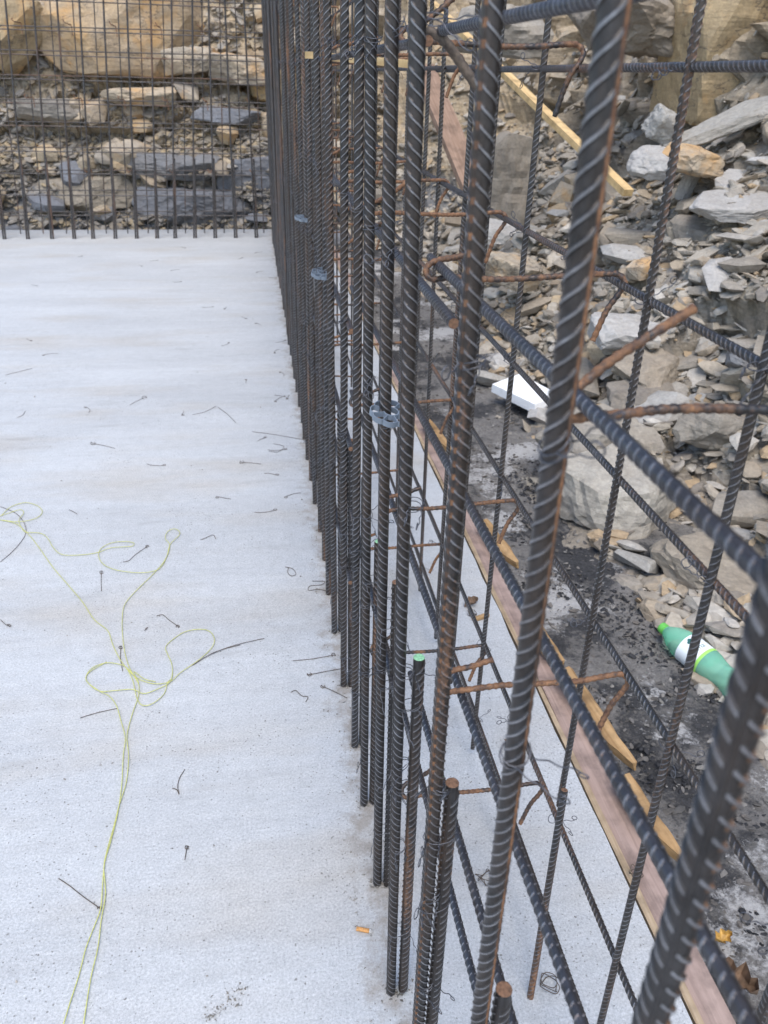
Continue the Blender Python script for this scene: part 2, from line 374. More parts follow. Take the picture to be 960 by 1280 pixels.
# ------------------------------------------------------------------ rocks
def hull_mesh(name, seed, mat, flat=.45, npts=15, long=1.0):
    rr = random.Random(seed); bm = bmesh.new(); n = rr.randint(5, 8); off = rr.random() * 6
    for lev, sc in ((-.5, rr.uniform(.7, 1)), (rr.uniform(-.1, .2), 1.05), (.5, rr.uniform(.6, .95))):
        for k in range(n):
            a = off + 2 * math.pi * (k + rr.uniform(-.3, .3)) / n; q = sc * rr.uniform(.75, 1.1)
            bm.verts.new((math.cos(a) * q * .5 * long, math.sin(a) * q * .5, (lev + rr.uniform(-.14, .14)) * flat))
    res = bmesh.ops.convex_hull(bm, input=bm.verts); bmesh.ops.delete(bm, geom=list({v for v in res['geom_interior'] + res['geom_unused'] if isinstance(v, bmesh.types.BMVert)}), context='VERTS')
    me = bpy.data.meshes.new(name); bm.to_mesh(me); bm.free(); me.materials.append(mat); return me
def boulder_mesh(name, seed, size, mat, sub=4, strata=.03, planes=13, rough=.02, chip=1):
    """planes cut from an ellipsoid, then layered and chipped"""
    rr = random.Random(seed); bm = bmesh.new(); bmesh.ops.create_icosphere(bm, subdivisions=sub, radius=1)
    N = []
    for i in range(planes):
        nv = V((rr.gauss(0, 1), rr.gauss(0, 1), rr.gauss(0, .8))).normalized(); N.append((nv, rr.uniform(.6, .86)))
    N += [(V((rr.uniform(-.15, .15), rr.uniform(-.15, .15), 1)).normalized(), .62), (V((0, 0, -1)), .6)]
    for s_ in (1, -1): N.append((V((s_, rr.uniform(-.3, .3), rr.uniform(-.2, .2))).normalized(), .8)); N.append((V((rr.uniform(-.3, .3), s_, rr.uniform(-.2, .2))).normalized(), .75))
    sd_ = V((rr.random() * 50, rr.random() * 50, rr.random() * 50))
    for v in bm.verts:
        u = v.co.normalized(); q = min(dd / max(1e-3, u.dot(nv)) for nv, dd in N if u.dot(nv) > .02)
        p = u * min(q, 1.25); p = V((p.x * size[0], p.y * size[1], p.z * size[2])) * .68
        m_ = min(size); t = p + sd_
        lay = noise.cell(V((noise.noise(t * (1.5 / m_)) * .3, 0, (p.z + .15 * p.x) / (m_ * .13) + seed))) - .5
        side = 1 - abs(u.z)
        hd = V((u.x, u.y, 0))
        p += hd * lay * strata * 2 * side + u * (noise.fractal(t * (3.2 / m_), 1, 2, 6) * rough * 1.2 + (noise.cell(noise.voronoi(t * (4.5 / m_))[1][0] * 31.7) - .5) * rough * 1.5 * chip)
        v.co = p
    me = bpy.data.meshes.new(name); bm.to_mesh(me); bm.free(); me.materials.append(mat); return me

M_trench = mat_rock('pale_tan_rock', [(.40, .375, .32), (.35, .32, .27), (.44, .42, .37)])
# notable rocks: x, y, z(centre), size, rotation z, tilt, material, label
BOULD = [
 ((1.44, 2.80, -.09), (.42, .40, .29), .5, (.10, -.08), M_trench, 'big angular grey boulder with flat top on the dark trench floor beside the slab'),
 ((1.52, 3.20, -.02), (.50, .36, .24), .2, (.05, .06), M_rock, 'layered pale boulder with split front resting behind the big flat topped boulder'),
 ((1.70, 2.22, -.16), (.60, .40, .16), -.5, (.0, .10), M_soil, 'low brown rock ledge sticking out above the green bottle'),
 ((2.78, 4.55, .80), (.62, .42, .10), .25, (.16, -.10), M_pale, 'wide pale flat slab jutting out of the rubble at the right edge'),
 ((2.86, 4.66, .55), (.62, .50, .42), .2, (.0, .06), M_soil, 'brown layered block directly under the wide pale flat slab'),
 ((3.02, 5.1, 1.22), (.85, .26, .10), -.15, (.15, -.40), M_pale, 'long pale slab leaning diagonally up to the right below the ochre rock face'),
 ((2.60, 5.20, 1.16), (.27, .20, .22), .6, (.5, .2), M_pale, 'pale faceted rock standing just right of the blurred foreground rebar'),
 ((2.66, 4.95, 1.0), (.34, .3, .17), .1, (.15, .1), M_tan, 'rounded rock half grey half tan below the diagonal pale slab'),
 ((2.46, 5.0, .98), (.30, .24, .15), .9, (.1, -.25), M_pale, 'pale wedge shaped rock left of the half tan rock'),
 ((2.72, 5.0, .86), (.10, .06, .26), .3, (.15, .2), M_pale, 'thin pale shard standing upright in the rubble'),
 ((3.35, 5.95, 1.75), (1.0, .7, 1.45), .5, (.12, .0), M_ochre, 'tall ochre stained rock face at the upper right corner'),
 ((2.75, 6.2, 1.75), (.95, .6, .42), .35, (.05, .05), M_rock, 'massive grey ledge overhanging a dark recess left of the ochre face'),
 ((1.98, 3.72, .12), (.34, .30, .17), .7, (.3, -.15), M_rock, 'smooth rounded grey slab lying in the slope above the rusty tie bar'),
 ((1.90, 3.55, .02), (.36, .26, .15), .2, (.2, -.1), M_rock, 'dull grey flat stone overlapped by the smooth rounded slab'),
 ((1.96, 3.95, .24), (.46, .30, .17), -.2, (.1, .1), M_pale, 'pale topped flat block above the smooth rounded slab'),
 ((2.0, 3.05, .06), (.26, .22, .2), .5, (.1, .25), M_rock, 'angular grey block with bright top right of the big trench boulder'),
 ((2.25, 3.35, .26), (.34, .16, .1), .9, (.3, .3), M_blue, 'long blue grey sliver lying diagonally at the right edge of the slope'),
 ((1.98, 6.3, .72), (.36, .3, .78), .3, (.1, -.05), M_soil, 'upright greenish tan slab standing behind the yellow lath'),
 ((2.0, 7.0, 1.72), (.72, .5, .4), .1, (.1, .0), M_rock, 'stack of grey blocks near the top between the two near rebars'),
 ((1.75, 5.3, .28), (.42, .32, .22), .4, (.2, .1), M_tan, 'cream coloured split block behind the upper outer horizontal bar'),
 ((1.7, 5.65, .46), (.26, .22, .15), -.4, (.2, .1), M_pale, 'cream crusted lump on the slope behind the thin outer rebar'),
 ((-1.25, 9.72, 1.76), (1.55, .65, .92), .0, (-.02, .03), M_tan, 'huge smooth tan boulder at the top of the rear rock wall'),
 ((-2.22, 9.60, 1.72), (.50, .5, .75), .3, (0, .5), M_ochre, 'bright orange slanting rock at the top left corner'),
 ((-.80, 9.28, .52), (.88, .34, .27), .05, (0, .05), M_blue, 'dark blue grey block low in the middle of the rear rock wall'),
 ((.15, 9.28, .46), (.70, .34, .34), -.1, (0, -.05), M_blue, 'blue grey block low at the right end of the rear rock wall'),
 ((-.55, 9.16, .14), (.98, .34, .38), .05, (0, .06), M_blue, 'wide dark block sitting at the foot of the rear rock wall'),
 ((-1.55, 9.2, .26), (.78, .34, .34), .1, (0, -.08), M_soil, 'brown grey block at the left foot of the rear rock wall'),
 ((.05, 9.55, 1.42), (.55, .36, .28), .2, (0, .12), M_tan, 'tan angular block right of the huge boulder near the cage corner'),
 ((.40, 9.6, 1.28), (.42, .36, .34), -.2, (0, .2), M_ochre, 'small ochre block in the rear wall next to the rebar corner'),
 ((-.42, 9.6, 1.50), (.50, .32, .26), .1, (0, -.1), M_tan, 'cream block tucked under the right side of the huge boulder'),
 ((-1.85, 9.45, 1.02), (.62, .3, .22), .1, (0, .04), M_rock, 'grey layered block left below the huge tan boulder'),
 ((-.1, 9.42, 1.0), (.6, .3, .15), .05, (0, .08), M_blue, 'thin blue grey slab bedded across the middle of the rear wall'),
 ((-.95, 9.45, 1.16), (.66, .32, .17), .0, (0, -.03), M_tan, 'flat tan ledge just below the huge boulder'),
]
for i, (loc, size, rz, (tx, ty), mat, lab) in enumerate(BOULD):
    big = mat in (M_ochre, M_tan) and max(size) > .7
    if loc[1] > 9: loc = (loc[0], loc[1] + .10, loc[2]); size = (size[0] * 1.1, size[1], size[2] * 1.12)
    me = boulder_mesh('boulder', 100 + i, size, mat, sub=5 if max(size) > .8 else 4, strata=(0 if i in (0, 1) or big else .01) * min(size), rough=(.022 if big else .04) * min(size), chip=.25 if big else .45)
    link('boulder', me, loc=loc, rot=(tx, ty, rz), label=lab, cat='rock')

# individually built stones: parts of the hillside
def stone_place(rr, u, s):
    p, n, k = terr(u, s); return p, n, k
var_g = [hull_mesh('stone', 200 + i, M_rock, random.uniform(.12, .38), long=random.uniform(1, 2.1)) for i in range(14)]
var_p = [hull_mesh('stone', 230 + i, M_pale, random.uniform(.12, .34), long=random.uniform(1, 1.9)) for i in range(8)]
var_t = [hull_mesh('stone', 260 + i, M_tan, random.uniform(.3, .6), long=random.uniform(1, 1.8)) for i in range(10)]
var_b = [hull_mesh('stone', 290 + i, M_blue, random.uniform(.3, .6), long=random.uniform(1, 1.8)) for i in range(6)]
rr = random.Random(5)
def orient(n, rr, tilt, up=.5):
    z = (n * (1 - up) + V((0, 0, 1)) * up + V((rr.gauss(0, tilt), rr.gauss(0, tilt), 0))).normalized()
    return (z.to_track_quat('Z', 'Y') @ Quaternion((0, 0, 1), rr.uniform(0, 6.3)))
for i in range(292):
    if i < 205:
        u = rr.uniform(2.0, 8.6); s = .62 + 1.75 * rr.random() ** .85; sz = rr.uniform(.09, .25) * (1 if rr.random() < .8 else 1.35)
        pool = var_p if rr.random() < .36 else var_t if rr.random() < .2 else var_g
    else:
        u = rr.uniform(Y1 + .4, Y1 + ARC + 3.3); s = rr.uniform(.25, 1.08); sz = rr.uniform(.10, .34)
        pool = var_b if s < .5 and rr.random() < .6 else var_t if rr.random() < .6 else var_g
    p, n, k = terr(u, s)
    o = link('stone', rr.choice(pool), hill); o.location = p + n * sz * .12
    o.rotation_mode = 'QUATERNION'; o.rotation_quaternion = orient(n, rr, .28, .55 if i < 205 else .85); o.scale = (sz,) * 3
# loose small rubble, joined
def rubble(name, mat, N, usamp, ssamp, zmin, zmax, seed, parent=None, upw=.5, lift=.2):
    rr = random.Random(seed); mb = MB(); protos = []
    for i in range(24):
        me = hull_mesh('tmp', seed * 50 + i, mat, rr.uniform(.10, .42), long=rr.uniform(1, 2.2))
        protos.append(([v.co.copy() for v in me.vertices], [tuple(f.vertices) for f in me.polygons])); bpy.data.meshes.remove(me)
    for i in range(N):
        u, s = usamp(rr), ssamp(rr); p, n, k = terr(u, s) if s is not None else (u, V((0, 0, 1)), 0)
        sz = zmin * (zmax / zmin) ** (rr.random() ** 2.0); pv, pf = rr.choice(protos)
        q = orient(n, rr, .4, upw).to_matrix() * sz; c = p + n * sz * lift
        mb.add([q @ v + c for v in pv], pf)
    o = link(name, mb.mesh(name, mat), parent, kind='stuff'); return o
tag(rubble('loose_rubble', M_rock_i, 26000, lambda r: r.uniform(1.2, 9.4), lambda r: .55 + 1.9 * r.random() ** 1.1, .013, .11, 3), 'small grey stone chips covering the slope right of the rebar cage', 'rubble')
tag(rubble('loose_rubble', M_tan_i, 18000, lambda r: r.uniform(Y1 + .2, Y1 + ARC + 3.6), lambda r: r.uniform(.15, 1.1), .015, .09, 4, upw=.7), 'tan and grey stone chips lodged across the rear rock wall', 'rubble')
def gpt(r):
    y = .6 + 6.5 * r.random() ** 1.3; return V((r.uniform(.82, 1.6), y, -.20))
M_grav = mat_rock('dull_gravel', [(.10, .095, .09), (.19, .18, .17), (.07, .068, .066), (.28, .27, .25), (.14, .13, .12)], True)
tag(rubble('ground_gravel', M_grav, 6500, gpt, lambda r: None, .004, .02, 6), 'fine grey gravel scattered over the dark trench floor', 'gravel')
M_coal = mat_simple('charcoal', (.018, .018, .02), .75, vary=.6, scale=90)
def cpt(r):
    for _ in range(30):
        y = .4 + 3.0 * r.random() ** 1.2; p = V((r.uniform(.80, 1.65), y, -.20))
        if noise.fractal(V((p.x * 3.1, p.y * 3.1, 8)), 1, 2, 4) > .05: return p
    return p
tag(rubble('charcoal_bits', M_coal, 5200, cpt, lambda r: None, .004, .016, 7), 'black charcoal crumbs strewn over the trench floor beside the board', 'charcoal')

# ------------------------------------------------------------------ rebar meshes
def rebar_mesh(name, dia, L, pitch, mats, hand=1, seg=14, rib=.08, top=0, slope=.62):
    mb = MB(); r = dia / 2; hh = dia * rib; vs = []
    for z in (0, L):
        for k in range(seg): a = 2 * math.pi * k / seg; vs.append((r * math.cos(a), r * math.sin(a), z))
    mb.add(vs, [(k, (k + 1) % seg, seg + (k + 1) % seg, seg + k) for k in range(seg)])
    mb.add([vs[k] for k in range(seg)], [tuple(range(seg))[::-1]], 1)
    # slightly chamfered and rough top
    tv = [(x * .86, y * .86, L + dia * .06) for x, y, z in vs[seg:]]
    mb.add(vs[seg:] + tv, [(k, (k + 1) % seg, seg + (k + 1) % seg, seg + k) for k in range(seg)] + [tuple(range(seg, 2 * seg))], 1)
    nj = 8; n = int(L / pitch); wb = pitch * .19
    for side in (0, 1):
        for i in range(n):
            z0 = (i + .5 + .5 * side) * pitch
            if z0 > L - pitch: continue
            vs = []
            for j in range(nj + 1):
                t = -1 + 2 * j / nj; a = side * math.pi + t * R(76); z = z0 + hand * t * dia * slope * (1 if side == 0 else 1)
                z = min(max(z, 0.001), L - .001); h = hh * max(0, math.cos(t * R(80))) ** .6
                for dz, q in ((-wb, r - .0002), (-wb * .48, r + h), (wb * .40, r + h), (wb, r - .0002)):
                    vs.append((q * math.cos(a), q * math.sin(a), z + dz))
            mb.add(vs, [(j * 4 + k, (j + 1) * 4 + k, (j + 1) * 4 + k + 1, j * 4 + k + 1) for j in range(nj) for k in (0, 2)])
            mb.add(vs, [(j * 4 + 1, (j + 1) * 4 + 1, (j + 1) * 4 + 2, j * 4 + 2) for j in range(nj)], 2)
    for a in (R(90), R(-90)):
        da = .13; q = r + hh * .55; vs = []
        for z in (0.0005, L - .0005):
            for b, rr_ in ((-da, r - .0002), (-da * .6, q), (da * .6, q), (da, r - .0002)): vs.append((rr_ * math.cos(a + b), rr_ * math.sin(a + b), z))
        mb.add(vs, [(k, k + 1, 4 + k + 1, 4 + k) for k in range(3)])
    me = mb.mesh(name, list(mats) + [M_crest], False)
    sm = [len(p.vertices) == 4 and abs(me.vertices[p.vertices[0]].co.z - me.vertices[p.vertices[2]].co.z) > L * .9 for p in me.polygons]
    me.polygons.foreach_set('use_smooth', sm); me.update(); return me
D1 = .0151
ML = {h: rebar_mesh('vertical_rebar', D1, 3.3, .0125, [M_steel, M_cut], h) for h in (1, -1)}
MS = {(h, g): rebar_mesh('starter_bar', D1 * 1.02, .72, .0125, [M_steel, M_green if g else M_cut], h) for h in (1, -1) for g in (0, 1)}
MLA = rebar_mesh('vertical_rebar', D1, 3.3, .0125, [M_steel_A, M_cut], 1)
MLB = rebar_mesh('vertical_rebar', D1, 3.3, .0125, [M_steel_B, M_cut], -1)
MLR = rebar_mesh('vertical_rebar', D1 * 1.05, 3.3, .0135, [M_steel_R, M_cut], -1, rib=.10)
MO = {h: rebar_mesh('outer_rebar', .0092, 3.0, .0088, [M_steel_o, M_cut], h, 10, .09) for h in (1, -1)}
MOS = rebar_mesh('outer_starter_bar', .0105, .45, .009, [M_steel_o, M_cut], 1, 10, .09)
MHn = rebar_mesh('horizontal_rebar', .0108, 2.2, .0105, [M_steel_h, M_cut], 1, 12, .05, slope=.35)
MHl = rebar_mesh('horizontal_rebar', .0108, 7.6, .0105, [M_steel_h, M_cut], -1, 12, .05, slope=.35)
MOn = rebar_mesh('outer_horizontal_rebar', .0092, 2.6, .0088, [M_steel_o, M_cut], 1, 10, .07)
MOl = rebar_mesh('outer_horizontal_rebar', .0092, 7.6, .0088, [M_steel_o, M_cut], 1, 10, .07)
MR = rebar_mesh('horizontal_rebar', .009, 7.2, .011, [M_steel_o, M_cut], 1, 8, .06)

def wall_x(y): return .170 + .0115 * y      # the right cage drifts slightly to the right with distance

# tie wires
def tie_mesh(seed, rx=.0105, ry=.0105, tail=.03, loops=2):
    rr = random.Random(seed); mb = MB(); pts = []
    for k in range(loops * 12 + 1):
        a = 2 * math.pi * k / 12; pts.append((rx * math.cos(a), ry * math.sin(a), .012 * (k / 12 - loops / 2) * .45 + .004 * math.sin(a + 1)))
    tube(mb, pts, .00062, 5)
    for s_ in (0, math.pi):
        q = []; d_ = V((rr.uniform(-.3, .3), -.6, rr.uniform(-1.0, .5))).normalized(); st = V((rx * .8, -ry * .6, 0)) if rr.random() < .5 else V((-rx * .8, -ry * .6, 0))
        sx = d_.cross(V((1, 0, .2))).normalized(); sy = d_.cross(sx)
        for k in range(14): a = k * 1.1 + s_; q.append(st + d_ * tail * k / 13 + (sx * math.cos(a) + sy * math.sin(a)) * .0009)
        e = q[-1]; lr = rr.uniform(.004, .007)
        for k in range(1, 9): a = k * .75; q.append(e + d_ * lr * math.sin(a) + sx * lr * (1 - math.cos(a)) * (1 if s_ else -.5))
        tube(mb, q, .00062, 5)
    return mb.mesh('tie_wire', M_wire, True)
TW = [tie_mesh(i, .0105, .0105, random.Random(i).uniform(.015, .045)) for i in range(7)]
TW2 = [tie_mesh(20 + i, .019, .0112, .02 + .01 * i, 1) for i in range(4)]
TW3 = [tie_mesh(40 + i, .0062 + .003, .0075, .02 + .008 * i, 1) for i in range(3)]

def cross_tie_mesh(w=.236, seed=0):
    rr = random.Random(seed); r = .0037
    k = .62 if seed == 0 else rr.uniform(.05, .4); pts = [(.095 if seed == 0 else .07, .022, .014 + .085 * k), (.04, .020, .012 + .032 * k), (.016, .018, .013), (.002, .013, .008), (-.002, .006, 0), (.004, 0, -.006), (.016, 0, -.005), (.04, 0, -.004)]
    pts += [(x, 0, -.004 + .003 * math.sin(x * 20 + seed)) for x in (.08, .13, .18)] + [(w - .012, 0, -.002), (w + .004, 0, -.003), (w + .012, -.003, -.012), (w + .006, -.006, -.024), (w - .008, -.008, -.045), (w - .022, -.010, -.075 - .015 * rr.random())]
    P = resample(smoothpath(pts, 6), .0022); mb = MB()
    tube(mb, P, lambda i: r * (1.11 if i % 4 < 2 else .93), 8); return mb.mesh('cross_tie', M_rust, True)
CT = [cross_tie_mesh(.236, i) for i in range(4)]

# ------------------------------------------------------------------ right cage
cage = empty('rebar_cage', (.2, 0, 0), label='tall double layered rebar wall cage running along the right edge of the slab', cat='rebar cage')
def part(name, me, loc, rot=(0, 0, 0), lab=None, par=None):
    par = par or cage
    o = link(name, me, par); o.location = V(loc) - par.location
    if abs(rot[0]) < 1 and name in ('vertical_rebar', 'starter_bar', 'outer_rebar', 'outer_starter_bar'): o.rotation_mode = 'ZYX'    # spin first, then lean
    o.rotation_euler = rot
    if lab: o['label'] = lab
    return o
rr = random.Random(77)
ys = [.225, .42, .62, .83, 1.045, 1.245, 1.42, 1.64, 1.87, 2.065, 2.265, 2.455]
while ys[-1] < 8.05: ys.append(ys[-1] + .203 + rr.uniform(-.012, .012))
LEAN = {0: 0, 1: 0, 2: 0, 3: -.0096, 4: -.007, 5: -.004}
for i, y in enumerate(ys):
    h = -1 if i in (2, 3, 4, 5) else 1 if i < 10 else rr.choice((1, 1, -1))
    x = wall_x(y) + ({2: -.005, 3: -.0025, 4: .004, 5: .003}.get(i, 0) if i < 6 else rr.uniform(-.004, .004))
    me = MLR if i == 0 else MLA if i == 1 else MLB if i == 2 else ML[h]
    lab = {0: 'blurred rebar with rusty rib tips nearest the camera', 1: 'near rebar with a rust streak down its right edge', 2: 'near rebar dotted with rust spots between its ribs',
           3: 'clean dark rebar, third from the rust streaked one'}.get(i)
    if i == 0: x = .19
    rz = R(140) if i == 0 else R(-140) if i == 1 else R(-50) if i == 2 else R(-80) if i < 4 else R(-85) + rr.uniform(-.35, .35) if i < 16 else rr.uniform(0, 6.28)
    part('vertical_rebar', me, (x, y, -.02), (0 if i < 7 else rr.uniform(-.004, .004), LEAN.get(i, rr.uniform(-.007, .005)), rz), lab)
    g = 1 if i in (3, 5) else 0
    top = {1: .672, 2: .719, 3: .728, 4: .706, 5: .662}.get(i, .69 + rr.uniform(-.04, .04))
    part('starter_bar', MS[(1 if i in (3,) else rr.choice((1, -1)), g)], (x + .0185 + rr.uniform(-.001, .002), y + rr.uniform(-.004, .006), top - .72), (rr.uniform(-.004, .004), rr.uniform(-.003, .003), rr.uniform(0, 6.28)),
         'starter bar with a green painted top' if g else None)
    if i < 16:
        for z in (top - .08, top - .2 - rr.uniform(0, .05), .12 + rr.uniform(-.06, .08)):
            part('tie_wire', rr.choice(TW2), (x + .009, y, z), (rr.uniform(-.08, .08), rr.uniform(-.08, .08), rr.uniform(-.15, .15)))
ZI = [.37, .71, .965, 1.20, 1.446, 1.70, 1.94, 2.2, .535]
for j, z in enumerate(ZI):
    xh = .0165; yn = 1.03 if j >= 3 else 1.9
    # the near length (rotated so that its axis runs along +Y), then the long far length lapped beside it
    part('horizontal_rebar', MHn, (wall_x(yn) + xh + .031, yn - 2.2, z), (R(-90), 0, -.0 ), 'thick horizontal bar crossing the picture at the right' if j == 3 else None)
    part('horizontal_rebar', MHl, (wall_x(.75) + xh + .003, (.77 if j == 3 else .95 if j > 3 else 1.58), z - .013), (R(-90), 0, -.0118))
    for i, y in enumerate(ys[:26]):
        if i > 0 and rr.random() < (.6 if i < 3 else .9 if i < 9 else .55):
            part('tie_wire', rr.choice(TW), (wall_x(y), y, z + rr.uniform(-.01, .01)), (rr.uniform(-.4, .4), rr.uniform(-.5, .5), rr.uniform(-1.2, 1.2)))
# outer layer
yo = [.40, .64, .888, 1.365, 1.78]
yo = [.40, .64, .888, 1.13, 1.365, 1.60, 1.79, 2.03]
while yo[-1] < 8.0: yo.append(yo[-1] + .235 + rr.uniform(-.015, .015))
for i, y in enumerate(yo):
    x = .45 + .0115 * (y - .8)
    part('outer_rebar', MO[1 if i % 3 else -1], (x + .002, y - .01, .36 if i == 2 else .02), (rr.uniform(-.006, .002), rr.uniform(-.006, .006), rr.uniform(0, 6.28)))
    dx = -.03 if i == 2 else 0
    if i < 2: continue
    if i != 2: continue
    part('outer_starter_bar', MOS, (.4135, .784, -.014), (-.14, .062, 1.0))
ZO = [.32, .725, .95, 1.178, 1.415, 1.66, 1.9, .107]
for j, z in enumerate(ZO):
    xo = .4505 - .0115
    part('outer_horizontal_rebar', MOn, (xo + .004, -.45, z), (R(-90), 0, -.0115))
    part('outer_horizontal_rebar', MOl, (xo + .0115 * 1.6 + .008, 1.75, z + .004), (R(-90), 0, -.0115))
    for i, y in enumerate(yo[:14]):
        if rr.random() < .7: part('tie_wire', TW3[(i + j) % 3], (.45 + .0115 * (y - .8), y, z), (rr.uniform(-.5, .5), rr.uniform(-.5, .5), rr.uniform(0, 6)))
# cross ties between the two layers
for z, yl in ((1.193, [.515, .965, 1.487, 1.962]), (.727, [.765, 1.25, 1.77]), (.32, [.97, 1.36, 1.80]), (1.445, [1.2, 1.9]), (.955, [2.3, 2.9]), (1.69, [1.4, 2.2])):
    y = yl[-1]
    while y < 7.6: y += rr.uniform(.42, .52); yl.append(y)
    for i, y in enumerate(yl):
        part('cross_tie', CT[0 if i == 0 and z == 1.193 else 1 + rr.randrange(3)], (.212 + (.010 if z == 1.193 and i == 0 else 0) + .0115 * (y - .8), y, z), (rr.uniform(-.03, .03), rr.uniform(-.01, .012), rr.uniform(-.03, .03)),
             'rusty orange tie bar crossing the rubble at the right edge' if z == 1.193 and i == 0 else None)
# bent spare bar end hanging behind the top horizontal
mb = MB(); tube(mb, resample(smoothpath([(.215, 1.04, 1.447), (.235, 1.03, 1.435), (.26, 1.02, 1.405), (.285, 1.01, 1.375)], 5), .003), lambda i: .0055 * (1.06 if i % 3 else .95), 8)
part('bent_hook', mb.mesh('bent_hook', M_oldwire, True), (0, 0, 0), lab='short dark hook end hanging behind the uppermost bar').location = -cage.location

# spacer wheels on the bars
def spacer_mesh():
    mb = MB(); n = 8; H = .008
    def wall(P, t=.0013, closed=True):
        m_ = len(P); vs = []
        for i, p in enumerate(P):
            a = P[(i - 1) % m_] if closed or i else p; b = P[(i + 1) % m_] if closed or i < m_ - 1 else p
            d_ = (b - a).normalized(); nn = V((-d_.y, d_.x, 0)) * t * .5
            for z in (-H / 2, H / 2): vs += [p + nn + V((0, 0, z)), p - nn + V((0, 0, z))]
        fs = []
        for i in range(m_ if closed else m_ - 1):
            a, b = i * 4, ((i + 1) % m_) * 4
            fs += [(a, b, b + 2, a + 2), (a + 1, a + 3, b + 3, b + 1), (a + 2, b + 2, b + 3, a + 3), (a, a + 1, b + 1, b)]
        mb.add(vs, fs)
    P = []
    for k in range(96):
        a = 2 * math.pi * k / 96; P.append(V((math.cos(a), math.sin(a), 0)) * (.0255 + .0035 * abs(math.sin(a * n / 2)) ** .6))
    wall(P); wall([V((math.cos(k * math.pi / 12), math.sin(k * math.pi / 12), 0)) * .0105 for k in range(24)], .0018)
    for k in range(n):
        a = 2 * math.pi * k / n; d_ = V((math.cos(a), math.sin(a), 0)); wall([d_ * .0105, d_ * .018, d_ * .0258], .0013, False)
    return mb.mesh('spacer_wheel', M_grey_pl)
sp = spacer_mesh()
for (loc, rot, lab) in (((.186, 1.04, .988), (.22, .05, .2), 'grey plastic star shaped spacer wheel clipped on a near rebar'),
                        ((.186, 2.05, .965), (.2, -.1, .5), 'grey spacer wheel farther back, level with the near one'),
                        ((.196, 2.86, .975), (.15, .1, .1), 'farthest small grey spacer wheel in the dense rebar row')):
    link('spacer_wheel', sp, loc=loc, rot=rot, label=lab, cat='spacer', group='plastic spacer wheels on the rebar')

# ------------------------------------------------------------------ rear cage
rear = empty('rebar_cage', (-1, 8.3, 0), label='double layered rebar grid standing across the far end of the slab before the rock wall', cat='rebar cage')
bx = [7, 34, 63, 91, 114.5, 142, 169, 194, 217, 242, 268, 293, 319]
X = [-2.195, -1.99, -1.777, -1.58, -1.411, -1.21, -1.017, -.83, -.664, -.48, -.29, -.097, .10]
X = [-2.4 - .2 * k for k in range(14, -1, -1)] + X
for i, x in enumerate(X):
    lean = .085 if x < -.5 else .085 * max(0, (-x) / .5)
    lean += rr.uniform(-.005, .005)
    part('vertical_rebar', ML[1], (x, 8.22, -.02), (0, lean, rr.uniform(0, 6)), par=rear)
    part('starter_bar', MS[(1, 0)], (x + .02, 8.222, -.02), (0, lean * .8, rr.uniform(0, 6)), par=rear)
    part('outer_rebar', MO[1], (x + .09, 8.50, -.02), (0, lean * .9 + rr.uniform(-.005, .005), rr.uniform(0, 6)), par=rear)
for z in (.18, .37, .55, .74, .945, 1.13, 1.327, 1.51, 1.70, 1.915, 2.12):
    part('horizontal_rebar', MR, (-6.9, 8.235, 1.4 - (1.4 - z) * .9702 + rr.uniform(-.006, .006)), (0, R(90) + .003, 0), par=rear)
    part('horizontal_rebar', MR, (-6.9, 8.488, z + rr.uniform(-.008, .008)), (0, R(90) - .003, 0), par=rear)
for x in X[10::2]:
    mb = None
    for z in (.6, 1.19, 1.755): part('cross_tie', CT[1], (x + .2, 8.235, z - .02), (0, 0, R(90)), par=rear)

# ------------------------------------------------------------------ formwork and timber
def box(mb, a, b, c, sx, sy, sz, jit=0.0, mi=0):
    vs = [(a + i * sx / 2 + random.uniform(-jit, jit), b + j * sy / 2 + random.uniform(-jit, jit), c + k * sz / 2 + random.uniform(-jit, jit)) for i in (-1, 1) for j in (-1, 1) for k in (-1, 1)]
    mb.add(vs, [(0, 1, 3, 2), (4, 6, 7, 5), (0, 4, 5, 1), (2, 3, 7, 6), (0, 2, 6, 4), (1, 5, 7, 3)], mi)
def board(name, x, w_, h_, ztop, y0, y1, mat, lab, cat, skew=.0103):
    """long board on edge; its local X axis runs along its length so that the grain does too"""
    mb = MB(); n = 60; L = y1 - y0; vs = []; fs = []
    for i in range(n + 1):
        t = i / n * L
        for (yy, zz) in ((-w_ / 2, 0), (w_ / 2, 0), (w_ / 2, -h_), (-w_ / 2, -h_)):
            e = .0035
            vs.append((t, yy + noise.noise(V((t * 5, yy * 30, zz * 9))) * e, zz + noise.noise(V((t * 7, yy * 20 + 4, zz))) * e))
    for i in range(n):
        for k in range(4): fs.append((i * 4 + k, i * 4 + (k + 1) % 4, (i + 1) * 4 + (k + 1) % 4, (i + 1) * 4 + k))
    fs += [(0, 1, 2, 3), (n * 4 + 3, n * 4 + 2, n * 4 + 1, n * 4)]
    mb.add(vs, fs); return link(name, mb.mesh(name, mat), loc=(x, y0, ztop), rot=(0, 0, math.pi / 2 - skew), label=lab, cat=cat)
board('formwork_board', .678, .013, .20, -.004, -.3, 8.4, M_ply, 'thin tan plywood edge pressed against the right side of the slab', 'board')
board('formwork_board', .714, .054, .14, -.010, -.3, 8.2, M_board, 'long pinkish timber board lying outside the plywood edge of the slab', 'board')
